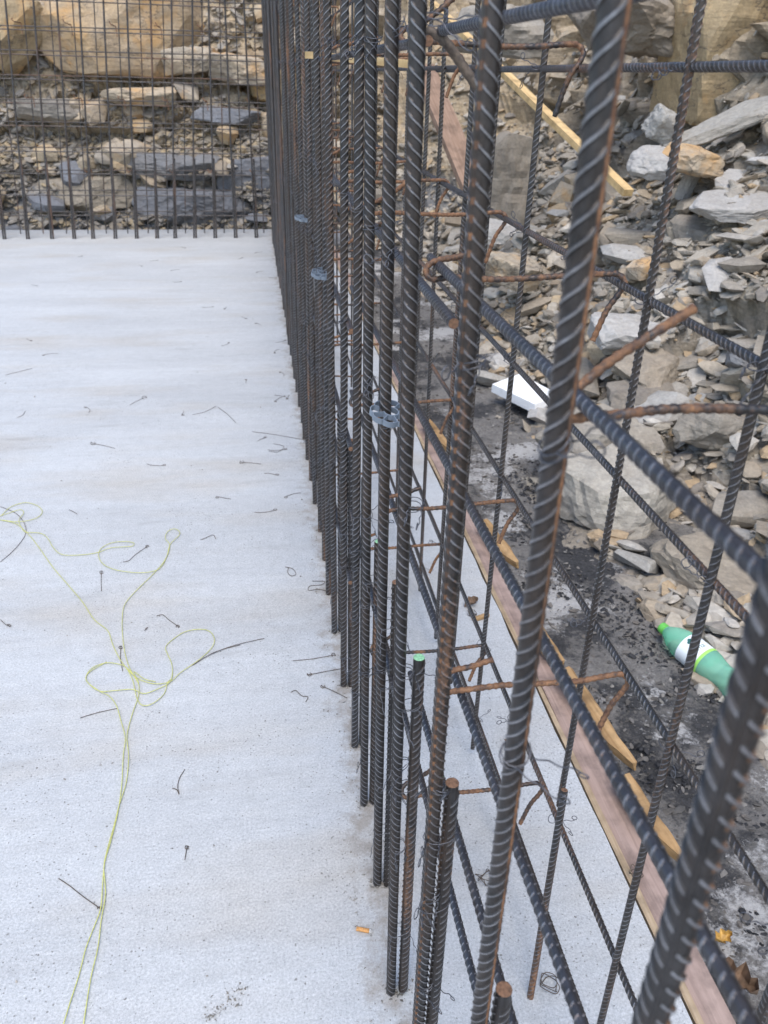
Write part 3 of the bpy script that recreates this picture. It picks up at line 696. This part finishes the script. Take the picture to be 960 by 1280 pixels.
def stake(loc, L, wd, th, dirv, roll, seed, lab):
    rr = random.Random(seed); mb = MB(); n = 14; vs = []
    for i in range(n + 1):
        t = i / n; taper = 1 if t < .62 else 1 - .9 * ((t - .62) / .38) ** 1.2
        a, b = wd / 2, th / 2
        for (yy, zz) in ((-a * taper + a * (1 - taper) * .4, -b), (-a * taper + a * (1 - taper) * .3, b), (a * .6 * taper + a * (1 - taper) * .6, b * 1.05), (a * (.4 + .6 * taper), 0), (a * (.4 + .5 * taper), -b)):
            q = V((t * L, yy, zz)); vs.append(q + V((0, noise.noise(q * 14 + V((seed, 0, 0))) * .004, noise.noise(q * 31 + V((0, seed, 0))) * .003)))
    fs = [(i * 5 + k, i * 5 + (k + 1) % 5, (i + 1) * 5 + (k + 1) % 5, (i + 1) * 5 + k) for i in range(n) for k in range(5)] + [tuple(range(5)), tuple(n * 5 + k for k in range(5))[::-1]]
    mb.add(vs, fs); o = link('wooden_stake', mb.mesh('wooden_stake', M_wood), label=lab, cat='wooden stake', group='wooden stakes along the formwork board')
    q = V(dirv).to_track_quat('X', 'Z'); o.rotation_mode = 'QUATERNION'; o.rotation_quaternion = q @ Quaternion((1, 0, 0), roll)
    tip = V(loc); o.location = tip - V(dirv).normalized() * L; return o
for k, (tip, L, lab) in enumerate((((.790, 1.00, .02), .21, 'nearest split wood stake with pointed tip along the pinkish board'),
                                   ((.803, 1.245, .02), .33, 'pale pointed stake, second nearest along the pinkish board'),
                                   ((.77, 1.62, .02), .17, 'stake mostly hidden behind the rust streaked rebar'),
                                   ((.80, 2.12, .02), .27, 'orange brown stake tip ending left of the big trench boulder'),
                                   ((.80, 3.00, .02), .34, 'farthest split stake seen beneath the spacer wheel'))):
    stake(tip, L, .046, .03, (.12, -1, -.05), .1 + .15 * (k % 2), k, lab)
def stick(name, a, b, w_, t_, mat, lab, cat='wooden lath'):
    a, b = V(a), V(b); L = (b - a).length; mb = MB(); vs = []; n = 10
    for i in range(n + 1):
        for y, z in ((-w_ / 2, -t_ / 2), (w_ / 2, -t_ / 2), (w_ / 2, t_ / 2), (-w_ / 2, t_ / 2)):
            vs.append((i / n * L, y + noise.noise(V((i * .4, y * 9, 1))) * .003, z + noise.noise(V((i * .4, 5, z * 9))) * .003))
    mb.add(vs, [(i * 4 + k, i * 4 + (k + 1) % 4, (i + 1) * 4 + (k + 1) % 4, (i + 1) * 4 + k) for i in range(n) for k in range(4)] + [(3, 2, 1, 0), tuple(n * 4 + k for k in range(4))])
    o = link(name, mb.mesh(name, mat), loc=a, label=lab, cat=cat); o.rotation_mode = 'QUATERNION'; o.rotation_quaternion = (b - a).to_track_quat('X', 'Z'); return o
stick('wooden_lath', (1.50, 7.09, 1.89), (1.95, 4.18, .90), .055, .035, M_lath, 'long yellow lath leaning down across the rubble slope')
stick('wooden_plank', (1.20, 5.9, 1.46), (1.36, 4.95, .80), .15, .04, M_oldwood, 'weathered brown plank leaning behind the clean dark rebar', 'plank')
stick('wooden_lath', (.187, 2.40, 1.443), (.41, 2.08, 1.425), .022, .016, M_lath, 'small yellow stick pushed through the rebar cage near the top')

# ------------------------------------------------------------------ bottle
def bottle():
    prof = [(0.0, .0), (.022, .001), (.034, .006), (.040, .02), (.041, .055), (.0375, .075), (.033, .095), (.031, .108), (.034, .122), (.040, .14), (.0415, .155), (.0415, .225), (.040, .243), (.031, .272), (.020, .292), (.0135, .303), (.0135, .312)]
    root = empty('plastic_bottle', (1.262, 1.955, -.158), label='crumpled green plastic drink bottle with lime cap lying on the trench floor', cat='bottle')
    def lathe(pr, n=36, dent=True):
        vs = []; PP = []
        for (a, b) in zip(pr, pr[1:]):
            for k in range(4): PP.append((a[0] + (b[0] - a[0]) * k / 4, a[1] + (b[1] - a[1]) * k / 4))
        PP.append(pr[-1])
        for r_, z in PP:
            for k in range(n):
                a = 2 * math.pi * k / n; q = r_
                if dent and .01 < z < .14: q *= 1 + .05 * math.sin(a * 7 + z * 110) * min(1, (.14 - z) / .03) - .16 * max(0, math.cos(a - 2.2)) ** 3 * math.exp(-((z - .06) / .04) ** 2)
                vs.append((q * math.cos(a), q * math.sin(a), z))
        return vs, [(i * n + k, i * n + (k + 1) % n, (i + 1) * n + (k + 1) % n, (i + 1) * n + k) for i in range(len(PP) - 1) for k in range(n)]
    m = NT('green_plastic'); m.set('Base Color', (.36, .80, .60)); m.set('Roughness', .12); m.set('Transmission Weight', .62); m.set('IOR', 1.12)
    mb = MB(); mb.add(*lathe(prof)); b = link('bottle_body', mb.mesh('bottle_body', m.mat, True), root)
    lab = NT('bottle_label_paper'); tcx = lab.n('TexCoord').outputs['Object']; sx = lab.n('SeparateXYZ'); lab.l(tcx, sx.inputs[0])
    lab.set('Base Color', lab.ramp(sx.outputs[2], [(.1585, (.35, .72, .14)), (.164, (.8, .86, .86))], 'CONSTANT')); lab.set('Roughness', .4)
    mb = MB(); n = 36; vs = []
    for z in (.155, .17, .19, .21, .226):
        for k in range(n + 1): a = 2 * math.pi * k / n; vs.append((.0421 * math.cos(a), .0421 * math.sin(a), z))
    mb.add(vs, [(i * (n + 1) + k, i * (n + 1) + k + 1, (i + 1) * (n + 1) + k + 1, (i + 1) * (n + 1) + k) for i in range(4) for k in range(n)])
    lo = link('bottle_label', mb.mesh('bottle_label', lab.mat, True), root)
    ink = mat_simple('label_ink', (.02, .10, .09), .5)
    # printed tree and the letters, curved round the label
    def wrap(x, y): a = A0 + x / .0421; return (.0424 * math.cos(a), .0424 * math.sin(a), .198 + y)
    A0 = R(0)
    cu = bpy.data.curves.new('tmp', 'FONT'); cu.body = 'Ona'; cu.size = .022; cu.align_x = 'CENTER'
    to = bpy.data.objects.new('tmp', cu); C.objects.link(to); dg = bpy.context.evaluated_depsgraph_get(); tme = bpy.data.meshes.new_from_object(to.evaluated_get(dg))
    mb = MB(); mb.add([wrap(v.co.x, v.co.y - .022) for v in tme.vertices], [tuple(p.vertices) for p in tme.polygons])
    bpy.data.objects.remove(to); bpy.data.curves.remove(cu)
    for cx, cy, r_ in ((0, .016, .006), (-.006, .012, .005), (.006, .012, .005), (0, .010, .004)):
        mb.add([wrap(cx, cy)] + [wrap(cx + r_ * math.cos(k * .7), cy + r_ * math.sin(k * .7)) for k in range(9)], [(0, k, k % 9 + 1) for k in range(1, 10)])
    mb.add([wrap(-.001, 0), wrap(.001, 0), wrap(.001, .01), wrap(-.001, .01)], [(0, 1, 2, 3)])
    link('printed_logo', mb.mesh('printed_logo', ink), lo)
    capm = mat_simple('lime_cap', (.13, .46, .08), .4, vary=.1)
    mb = MB(); n = 40; vs = []
    for r_, z in ((.0148, .300), (.0148, .3035), (.0140, .304), (.0150, .3045), (.0150, .318), (.0140, .320), (0.0001, .320)):
        for k in range(n): a = 2 * math.pi * k / n; q = r_ * (1.03 if k % 2 and .305 < z + .001 < .319 else 1); vs.append((q * math.cos(a), q * math.sin(a), z))
    mb.add(vs, [(i * n + k, i * n + (k + 1) % n, (i + 1) * n + (k + 1) % n, (i + 1) * n + k) for i in range(6) for k in range(n)])
    link('bottle_cap', mb.mesh('bottle_cap', capm, False), root)
    ax = V((-.115, .33, .02)).normalized()     # from base to cap
    up = V((-.25, -.55, 1)); xx = (up - up.dot(ax) * ax).normalized(); yy = ax.cross(xx)
    root.rotation_mode = 'QUATERNION'; root.rotation_quaternion = Matrix((xx, yy, ax)).transposed().to_quaternion()
    root.scale = (1.18,) * 3; root.location = V((1.262, 1.955, -.150)) - ax * .312 * 1.18
bottle()

# ------------------------------------------------------------------ white board, rubber ring, wire coil
mb = MB(); box(mb, 0, 0, 0, .20, .31, .035, .014)
link('foam_board', mb.mesh('foam_board', mat_simple('white_board', (.78, .79, .78), .7, vary=.06, scale=60)), loc=(1.47, 4.02, -.10), rot=(.10, -.12, .55), label='white foam board offcut lying at the foot of the rubble slope', cat='board')
mb = MB(); tube(mb, [(math.cos(k / 3) * .04, math.sin(k / 3) * .022, 0.004 * math.sin(k)) for k in range(19)], .005, 6)
link('rubber_ring', mb.mesh('rubber_ring', M_black, True), loc=(1.53, 2.96, .075), rot=(0, 0, .5), label='black rubber ring lying on the flat topped boulder', cat='ring')
def coil(name, seed, r_, turns, mat, wr=.0008):
    rr = random.Random(seed); pts = []
    for k in range(turns * 7):
        a = k * .9 + rr.uniform(-.3, .3); q = r_ * rr.uniform(.5, 1.1); pts.append((q * math.cos(a), q * math.sin(a) * .9, abs(rr.gauss(.4, .3)) * r_ + .001))
    mb = MB(); tube(mb, smoothpath(pts, 5), wr, 5); return mb.mesh(name, mat, True)
link('wire_coil', coil('wire_coil', 2, .07, 6, M_oldwire, .0012), loc=(1.47, 3.52, -.17), label='tangled dark wire on the ground beside the white board', cat='wire')
for k, (x, y, s_, lab) in enumerate(((.40, 1.02, .022, 'small balled up tie wire on the slab between the bar layers'), (.455, .80, .02, 'balled wire scrap at the foot of a thin outer bar'), (.33, 1.75, .02, 'wire curl on the slab far between the bar layers'),
                                     (.70, .99, .016, 'thin wire loop hooked at the plywood edge'), (.60, 1.9, .016, 'small dark nail curl near the plywood edge'))):
    link('wire_scrap', coil('wire_scrap', 10 + k, s_, 3, M_oldwire), loc=(x, y, .001), label=lab, cat='wire', group='tie wire scraps on the slab')

# ------------------------------------------------------------------ string and wire scraps on the slab
# world x, y of points read off the slab plane
STRING = [[(-0.941, 2.698), (-0.9, 2.665), (-0.842, 2.631), (-0.785, 2.554), (-0.734, 2.464), (-0.66, 2.322), (-0.596, 2.213), (-0.536, 2.11), (-0.49, 2.016), (-0.444, 1.956), (-0.422, 1.889), (-0.394, 1.82), (-0.362, 1.763), (-0.333, 1.729), (-0.293, 1.706), (-0.255, 1.709), (-0.232, 1.741), (-0.189, 1.787), (-0.157, 1.832), (-0.146, 1.87), (-0.159, 1.913), (-0.187, 1.928), (-0.229, 1.922), (-0.261, 1.891), (-0.278, 1.859), (-0.27, 1.825), (-0.256, 1.78), (-0.252, 1.728), (-0.262, 1.707), (-0.268, 1.664), (-0.293, 1.628), (-0.317, 1.627), (-0.334, 1.657), (-0.351, 1.726), (-0.373, 1.782)], [(-0.252, 1.748), (-0.256, 1.708), (-0.284, 1.685), (-0.318, 1.671), (-0.348, 1.69), (-0.391, 1.692), (-0.427, 1.694), (-0.455, 1.72), (-0.472, 1.754), (-0.462, 1.793), (-0.428, 1.809), (-0.389, 1.796), (-0.368, 1.775), (-0.346, 1.737), (-0.333, 1.701), (-0.331, 1.657), (-0.338, 1.605), (-0.343, 1.525), (-0.332, 1.458), (-0.328, 1.379), (-0.335, 1.315), (-0.339, 1.261), (-0.345, 1.197), (-0.346, 1.156), (-0.335, 1.096), (-0.335, 1.041), (-0.333, 0.983), (-0.337, 0.925), (-0.337, 0.847)], [(-0.935, 2.71), (-0.906, 2.694), (-0.887, 2.758), (-0.843, 2.788), (-0.793, 2.756), (-0.768, 2.709), (-0.775, 2.669), (-0.804, 2.645), (-0.844, 2.641), (-0.89, 2.661)], [(-0.906, 2.694), (-0.878, 2.715), (-0.848, 2.734), (-0.829, 2.703), (-0.834, 2.648), (-0.807, 2.583), (-0.791, 2.563), (-0.743, 2.549), (-0.712, 2.511), (-0.679, 2.441), (-0.643, 2.394), (-0.587, 2.387), (-0.534, 2.396), (-0.497, 2.419), (-0.449, 2.421), (-0.426, 2.426), (-0.426, 2.446), (-0.462, 2.459), (-0.501, 2.452), (-0.528, 2.415), (-0.524, 2.359), (-0.498, 2.309), (-0.456, 2.274), (-0.4, 2.255), (-0.354, 2.254), (-0.325, 2.273), (-0.31, 2.34), (-0.304, 2.42), (-0.278, 2.475), (-0.28, 2.505), (-0.298, 2.525), (-0.318, 2.506), (-0.323, 2.464), (-0.305, 2.411), (-0.313, 2.325), (-0.345, 2.238), (-0.383, 2.158), (-0.411, 2.081), (-0.41, 2.005), (-0.399, 1.921), (-0.383, 1.84), (-0.363, 1.774), (-0.335, 1.714), (-0.352, 1.761), (-0.323, 1.728), (-0.293, 1.713)], [(-0.428, 1.813), (-0.467, 1.776), (-0.469, 1.742), (-0.434, 1.698), (-0.403, 1.672), (-0.38, 1.631), (-0.363, 1.577), (-0.346, 1.516), (-0.344, 1.46), (-0.337, 1.372), (-0.336, 1.291), (-0.341, 1.218), (-0.346, 1.169), (-0.343, 1.116), (-0.339, 1.065), (-0.345, 1.031), (-0.354, 0.986), (-0.358, 0.939), (-0.365, 0.889), (-0.369, 0.851)]]
WIRES = [([(-0.924, 2.77), (-0.86, 2.713), (-0.815, 2.637), (-0.793, 2.564), (-0.796, 2.496), (-0.812, 2.426), (-0.831, 2.377)], 'long dark wire arcing around the string loop at the left edge'), ([(-0.445, 2.329), (-0.428, 2.336), (-0.412, 2.368), (-0.378, 2.419), (-0.373, 2.417), (-0.375, 2.424), (-0.379, 2.427), (-0.383, 2.425), (-0.384, 2.418), (-0.381, 2.412), (-0.376, 2.411)], 'straight wire scrap inside the string loop'), ([(-0.49, 2.165), (-0.498, 2.214), (-0.505, 2.273), (-0.502, 2.278), (-0.506, 2.28), (-0.51, 2.278), (-0.51, 2.272), (-0.507, 2.267), (-0.502, 2.266), (-0.499, 2.27)], 'short upright wire with an eye at each end'), ([(-0.315, 2.012), (-0.298, 2.016), (-0.278, 1.988), (-0.251, 1.953), (-0.25, 1.947), (-0.247, 1.95), (-0.247, 1.955), (-0.25, 1.958), (-0.254, 1.959), (-0.256, 1.955), (-0.255, 1.95)], 'bent wire scrap above the large string loop'), ([(-0.382, 1.771), (-0.393, 1.82), (-0.399, 1.875), (-0.397, 1.879), (-0.4, 1.881), (-0.403, 1.879), (-0.404, 1.874), (-0.401, 1.87), (-0.397, 1.87), (-0.394, 1.873)], 'wire with an eye lying across the string knot'), ([(-0.189, 1.784), (-0.15, 1.815), (-0.116, 1.832), (-0.076, 1.844)], 'dark wire tail leaving the large string loop to the right'), ([(-0.342, 1.942), (-0.335, 1.959), (-0.341, 1.95)], 'tiny hooked wire above the string knot'), ([(-0.753, 2.05), (-0.734, 2.026), (-0.722, 2.018), (-0.719, 2.012), (-0.717, 2.016), (-0.719, 2.021), (-0.723, 2.024), (-0.727, 2.023), (-0.727, 2.018), (-0.724, 2.014)], 'wire curl at the left edge of the slab'), ([(-0.206, 2.444), (-0.194, 2.448), (-0.165, 2.47), (-0.155, 2.443)], 'crooked dark scrap right of the small string loop'), ([(-0.678, 2.714), (-0.663, 2.702), (-0.644, 2.679)], 'thin wire sliver above the string'), ([(-0.463, 1.603), (-0.442, 1.611), (-0.416, 1.619), (-0.379, 1.626)], 'dark wire stub touching the string below its loops'), ([(-0.43, 1.144), (-0.407, 1.125), (-0.376, 1.095), (-0.342, 1.066), (-0.341, 1.063), (-0.339, 1.064), (-0.339, 1.067), (-0.341, 1.069), (-0.344, 1.069), (-0.346, 1.067), (-0.345, 1.065)], 'wire scrap with knotted end crossing the lower string'), ([(-0.202, 1.398), (-0.212, 1.376), (-0.215, 1.351), (-0.211, 1.327), (-0.216, 1.34), (-0.227, 1.347)], 'forked rusty wire scrap right of the string'), ([(-0.189, 1.152), (-0.188, 1.168), (-0.186, 1.183), (-0.183, 1.184), (-0.186, 1.186), (-0.189, 1.186), (-0.19, 1.183), (-0.189, 1.18), (-0.185, 1.179), (-0.183, 1.18)], 'stubby dark wire twist below the forked scrap'), ([(0.064, 1.755), (0.117, 1.757), (0.175, 1.765), (0.179, 1.761), (0.18, 1.766), (0.178, 1.771), (0.173, 1.771), (0.17, 1.768), (0.17, 1.762), (0.173, 1.759)], 'straight wire with an eye at each end near the bar feet'), ([(0.193, 1.706), (0.144, 1.698), (0.104, 1.693), (0.099, 1.697), (0.098, 1.692), (0.101, 1.688), (0.105, 1.687), (0.109, 1.691), (0.109, 1.696), (0.105, 1.699)], 'wire scrap pointing at the bar feet with a small eye'), ([(0.191, 1.587), (0.163, 1.614), (0.134, 1.641), (0.133, 1.646), (0.13, 1.643), (0.129, 1.639), (0.133, 1.635), (0.137, 1.636), (0.14, 1.64), (0.139, 1.644)], 'wire with eye slanting down to the bar feet'), ([(0.051, 1.629), (0.064, 1.633), (0.078, 1.611), (0.093, 1.606), (0.086, 1.587)], 'rusty hooked wire below the straight eyed wire'), ([(0.069, 2.234), (0.092, 2.22), (0.1, 2.188), (0.085, 2.178), (0.075, 2.2), (0.078, 2.227)], 'rusty wire ring on the slab midway along the bars'), ([(0.148, 2.139), (0.185, 2.134), (0.174, 2.115), (0.139, 2.114), (0.133, 2.09), (0.162, 2.089), (0.185, 2.08)], 'tangled rusty wire curl near the bar feet'), ([(-0.285, 3.602), (-0.232, 3.635), (-0.179, 3.708)], 'left half of a bent wire far on the slab'), ([(-0.171, 3.695), (-0.129, 3.605), (-0.087, 3.489)], 'right half of a bent wire far on the slab'), ([(0.014, 3.031), (-0.027, 3.044), (-0.063, 3.057), (-0.069, 3.068), (-0.072, 3.058), (-0.069, 3.047), (-0.062, 3.043), (-0.056, 3.049), (-0.055, 3.06), (-0.06, 3.07)], 'short wire with eye on the far slab'), ([(-0.016, 3.376), (0.075, 3.332), (0.151, 3.29), (0.22, 3.256)], 'long wire lying at the bar feet in the middle distance'), ([(0.049, 3.156), (0.086, 3.143), (0.114, 3.196), (0.071, 3.233)], 'rusty wire bundle beside the long wire'), ([(-0.202, 1.771), (-0.156, 1.81), (-0.092, 1.842), (-0.009, 1.865)], 'dark wire running up right from the string loop'), ([(-1.255, 4.265), (-1.201, 4.313), (-1.145, 4.363)], 'wire at the left edge of the far slab'), ([(-0.582, 3.764), (-0.554, 3.815), (-0.524, 3.858), (-0.513, 3.85), (-0.516, 3.869), (-0.524, 3.88), (-0.533, 3.876), (-0.535, 3.86), (-0.53, 3.842), (-0.521, 3.835)], 'wire with eye in the centre of the far slab'), ([(-0.585, 3.255), (-0.636, 3.289), (-0.684, 3.318), (-0.692, 3.333), (-0.694, 3.321), (-0.689, 3.307), (-0.681, 3.301), (-0.675, 3.307), (-0.675, 3.32), (-0.681, 3.333)], 'wire with eye left of centre on the slab'), ([(-1.063, 3.652), (-1.046, 3.675), (-1.044, 3.733)], 'hooked wire at left on the far slab')]

def ribbon(name, pts, r_, mat, z=.003, wob=.0):
    P = smoothpath([(x, y, z + wob * abs(noise.noise(V((x * 9, y * 9, i))))) for i, (x, y) in enumerate(pts)], 6)
    mb = MB(); tube(mb, P, r_, 5); return mb.mesh(name, mat, True)
st = link('string', ribbon('string', STRING[0], .0011, M_string, .0035, .004), label='thin yellow builders string lying in loose loops on the slab', cat='string')
for q in STRING[1:]: link('strand', ribbon('strand', q, .0011, M_string, .004, .005), st)
for i, (pts, lab) in enumerate(WIRES):
    me = ribbon('wire_scrap', pts, .0009, M_oldwire, .0022, .004)
    link('wire_scrap', me, label=lab, cat='wire', group='tie wire scraps on the slab')
    # little twisted eye at one end
rr = random.Random(9); mb0 = []
for k in range(5):
    L = rr.uniform(.03, .08); pts = [(0, 0, .002), (L * .4, rr.uniform(-.01, .01), .003), (L, rr.uniform(-.02, .02), .002)]
    for q in range(1, 8): pts.append((L + .006 * math.sin(q * .8), pts[2][1] + .006 * (1 - math.cos(q * .8)), .002))
    mb = MB(); tube(mb, smoothpath(pts, 3), .0009, 4); mb0.append(mb.mesh('wire_scrap', M_oldwire, True))
for k in range(42):
    y = rr.uniform(2.6, 7.8); x = rr.uniform(-2.2, .16) if rr.random() < .55 else wall_x(y) - abs(rr.gauss(0, .35))
    link('wire_scrap', rr.choice(mb0), loc=(x, y, 0), rot=(0, 0, rr.uniform(0, 6.3)), label='tiny dark wire offcut lying on the pale slab toward its far end', cat='wire', group='far tie wire offcuts on the slab')
# concrete crumbs along the foot of the bars
rr = random.Random(21); mb = MB()
BASES = [(wall_x(q) + a, q) for q in ys[:34] for a in (0, .0185)]
for k in range(3300):
    if k >= 1500: bx_ = BASES[k % len(BASES)]; a = rr.uniform(0, 6.3); q = .0072 + abs(rr.gauss(0, .004)); x, y = bx_[0] + q * math.cos(a), bx_[1] + q * math.sin(a)
    elif k < 90: a = rr.random() * .12; x, y = -.145 + a * .6 + rr.gauss(0, .008), .832 + a * .32 + rr.gauss(0, .009)
    elif k < 1000: y = .5 + 6 * rr.random() ** 1.5; x = wall_x(y) + rr.gauss(-.01, .035)
    else: y = .6 + 5 * rr.random(); x = rr.uniform(-1.8, .62)
    s_ = rr.uniform(.0012, .0042) * (1.5 if rr.random() < .08 else 1)
    vs = [V((rr.uniform(-1, 1), rr.uniform(-1, 1), rr.uniform(0, 1))) * s_ + V((x, y, .0005)) for _ in range(4)]
    mb.add(vs, [(0, 1, 2), (0, 3, 1), (1, 3, 2), (0, 2, 3)])
link('concrete_crumbs', mb.mesh('concrete_crumbs', mat_simple('crumb_grey', (.22, .20, .17), .9, vary=.5, scale=9)), label='small concrete crumbs and grit scattered on the slab along the bar feet', cat='grit', kind='stuff')
# cigarette butt
root = empty('cigarette_butt', (.146, .949, .0042), label='orange cigarette butt lying on the slab left of the bar feet', cat='cigarette butt')
mb = MB(); tube(mb, [(-.014, 0, 0), (-.005, .0002, 0), (.006, 0, 0), (.010, .0003, 0)], .004, 12); link('filter', mb.mesh('filter', mat_simple('filter_paper', (.55, .27, .09), .8, vary=.35, scale=350), True), root)
mb = MB(); tube(mb, [(.010, .0003, 0), (.013, .0006, -.0004), (.016, .0012, -.001)], lambda i: .0042 - .0006 * i, 10); link('burnt_end', mb.mesh('burnt_end', mat_simple('ash_paper', (.45, .43, .40), .9, vary=.5, scale=400), True), root)
root.rotation_euler = (0, 0, -.35)
# leaves and chips
def leaf(loc, s_, mat, lab, rot, curl=.3, seed=0):
    rr = random.Random(seed); mb = MB(); n = 9; vs = []
    for i in range(n + 1):
        t = i / n; wd = .5 * math.sin(math.pi * t) ** .7 * (.8 + .35 * math.sin(t * 19 + seed))
        for k in (-1, -.5, 0, .5, 1): vs.append((s_ * (t - .5), s_ * wd * k * .75, s_ * (curl * k * k + .25 * curl * math.sin(t * 5 + seed) + .06 * rr.random()) + .002))
    fs = [(i * 5 + k, i * 5 + k + 1, (i + 1) * 5 + k + 1, (i + 1) * 5 + k) for i in range(n) for k in range(4)]
    mb.add(vs, fs); link('dead_leaf', mb.mesh('dead_leaf', mat), loc=loc, rot=rot, label=lab, cat='leaf')
M_leafb = mat_simple('brown_leaf', (.17, .11, .07), .8, vary=.4, scale=60); M_leafy = mat_simple('yellow_leaf', (.42, .25, .06), .6, vary=.35, scale=70)
leaf((.565, 1.36, .002), .07, M_leafb, 'curled brown leaf on the slab strip beside the thin bars', (0, 0, .9), .3, 1)
leaf((.908, .947, -.185), .045, M_leafy, 'small yellow brown leaf on the dark trench floor', (0, 0, .2), .25, 2)
leaf((.885, .86, -.185), .09, M_leafb, 'large brown folded leaf beside the pinkish board', (.3, 0, -.9), .35, 3)
leaf((.61, 1.95, .002), .05, M_leafb, 'withered leaf near the plywood edge, far along the strip', (0, 0, .4), .3, 4)
mb = MB(); box(mb, 0, 0, .006, .05, .018, .01, .004); link('wood_chip', mb.mesh('wood_chip', M_wood), loc=(.62, 1.88, 0), rot=(0, 0, .3), label='small wood chip beside the withered leaf', cat='wood chip')
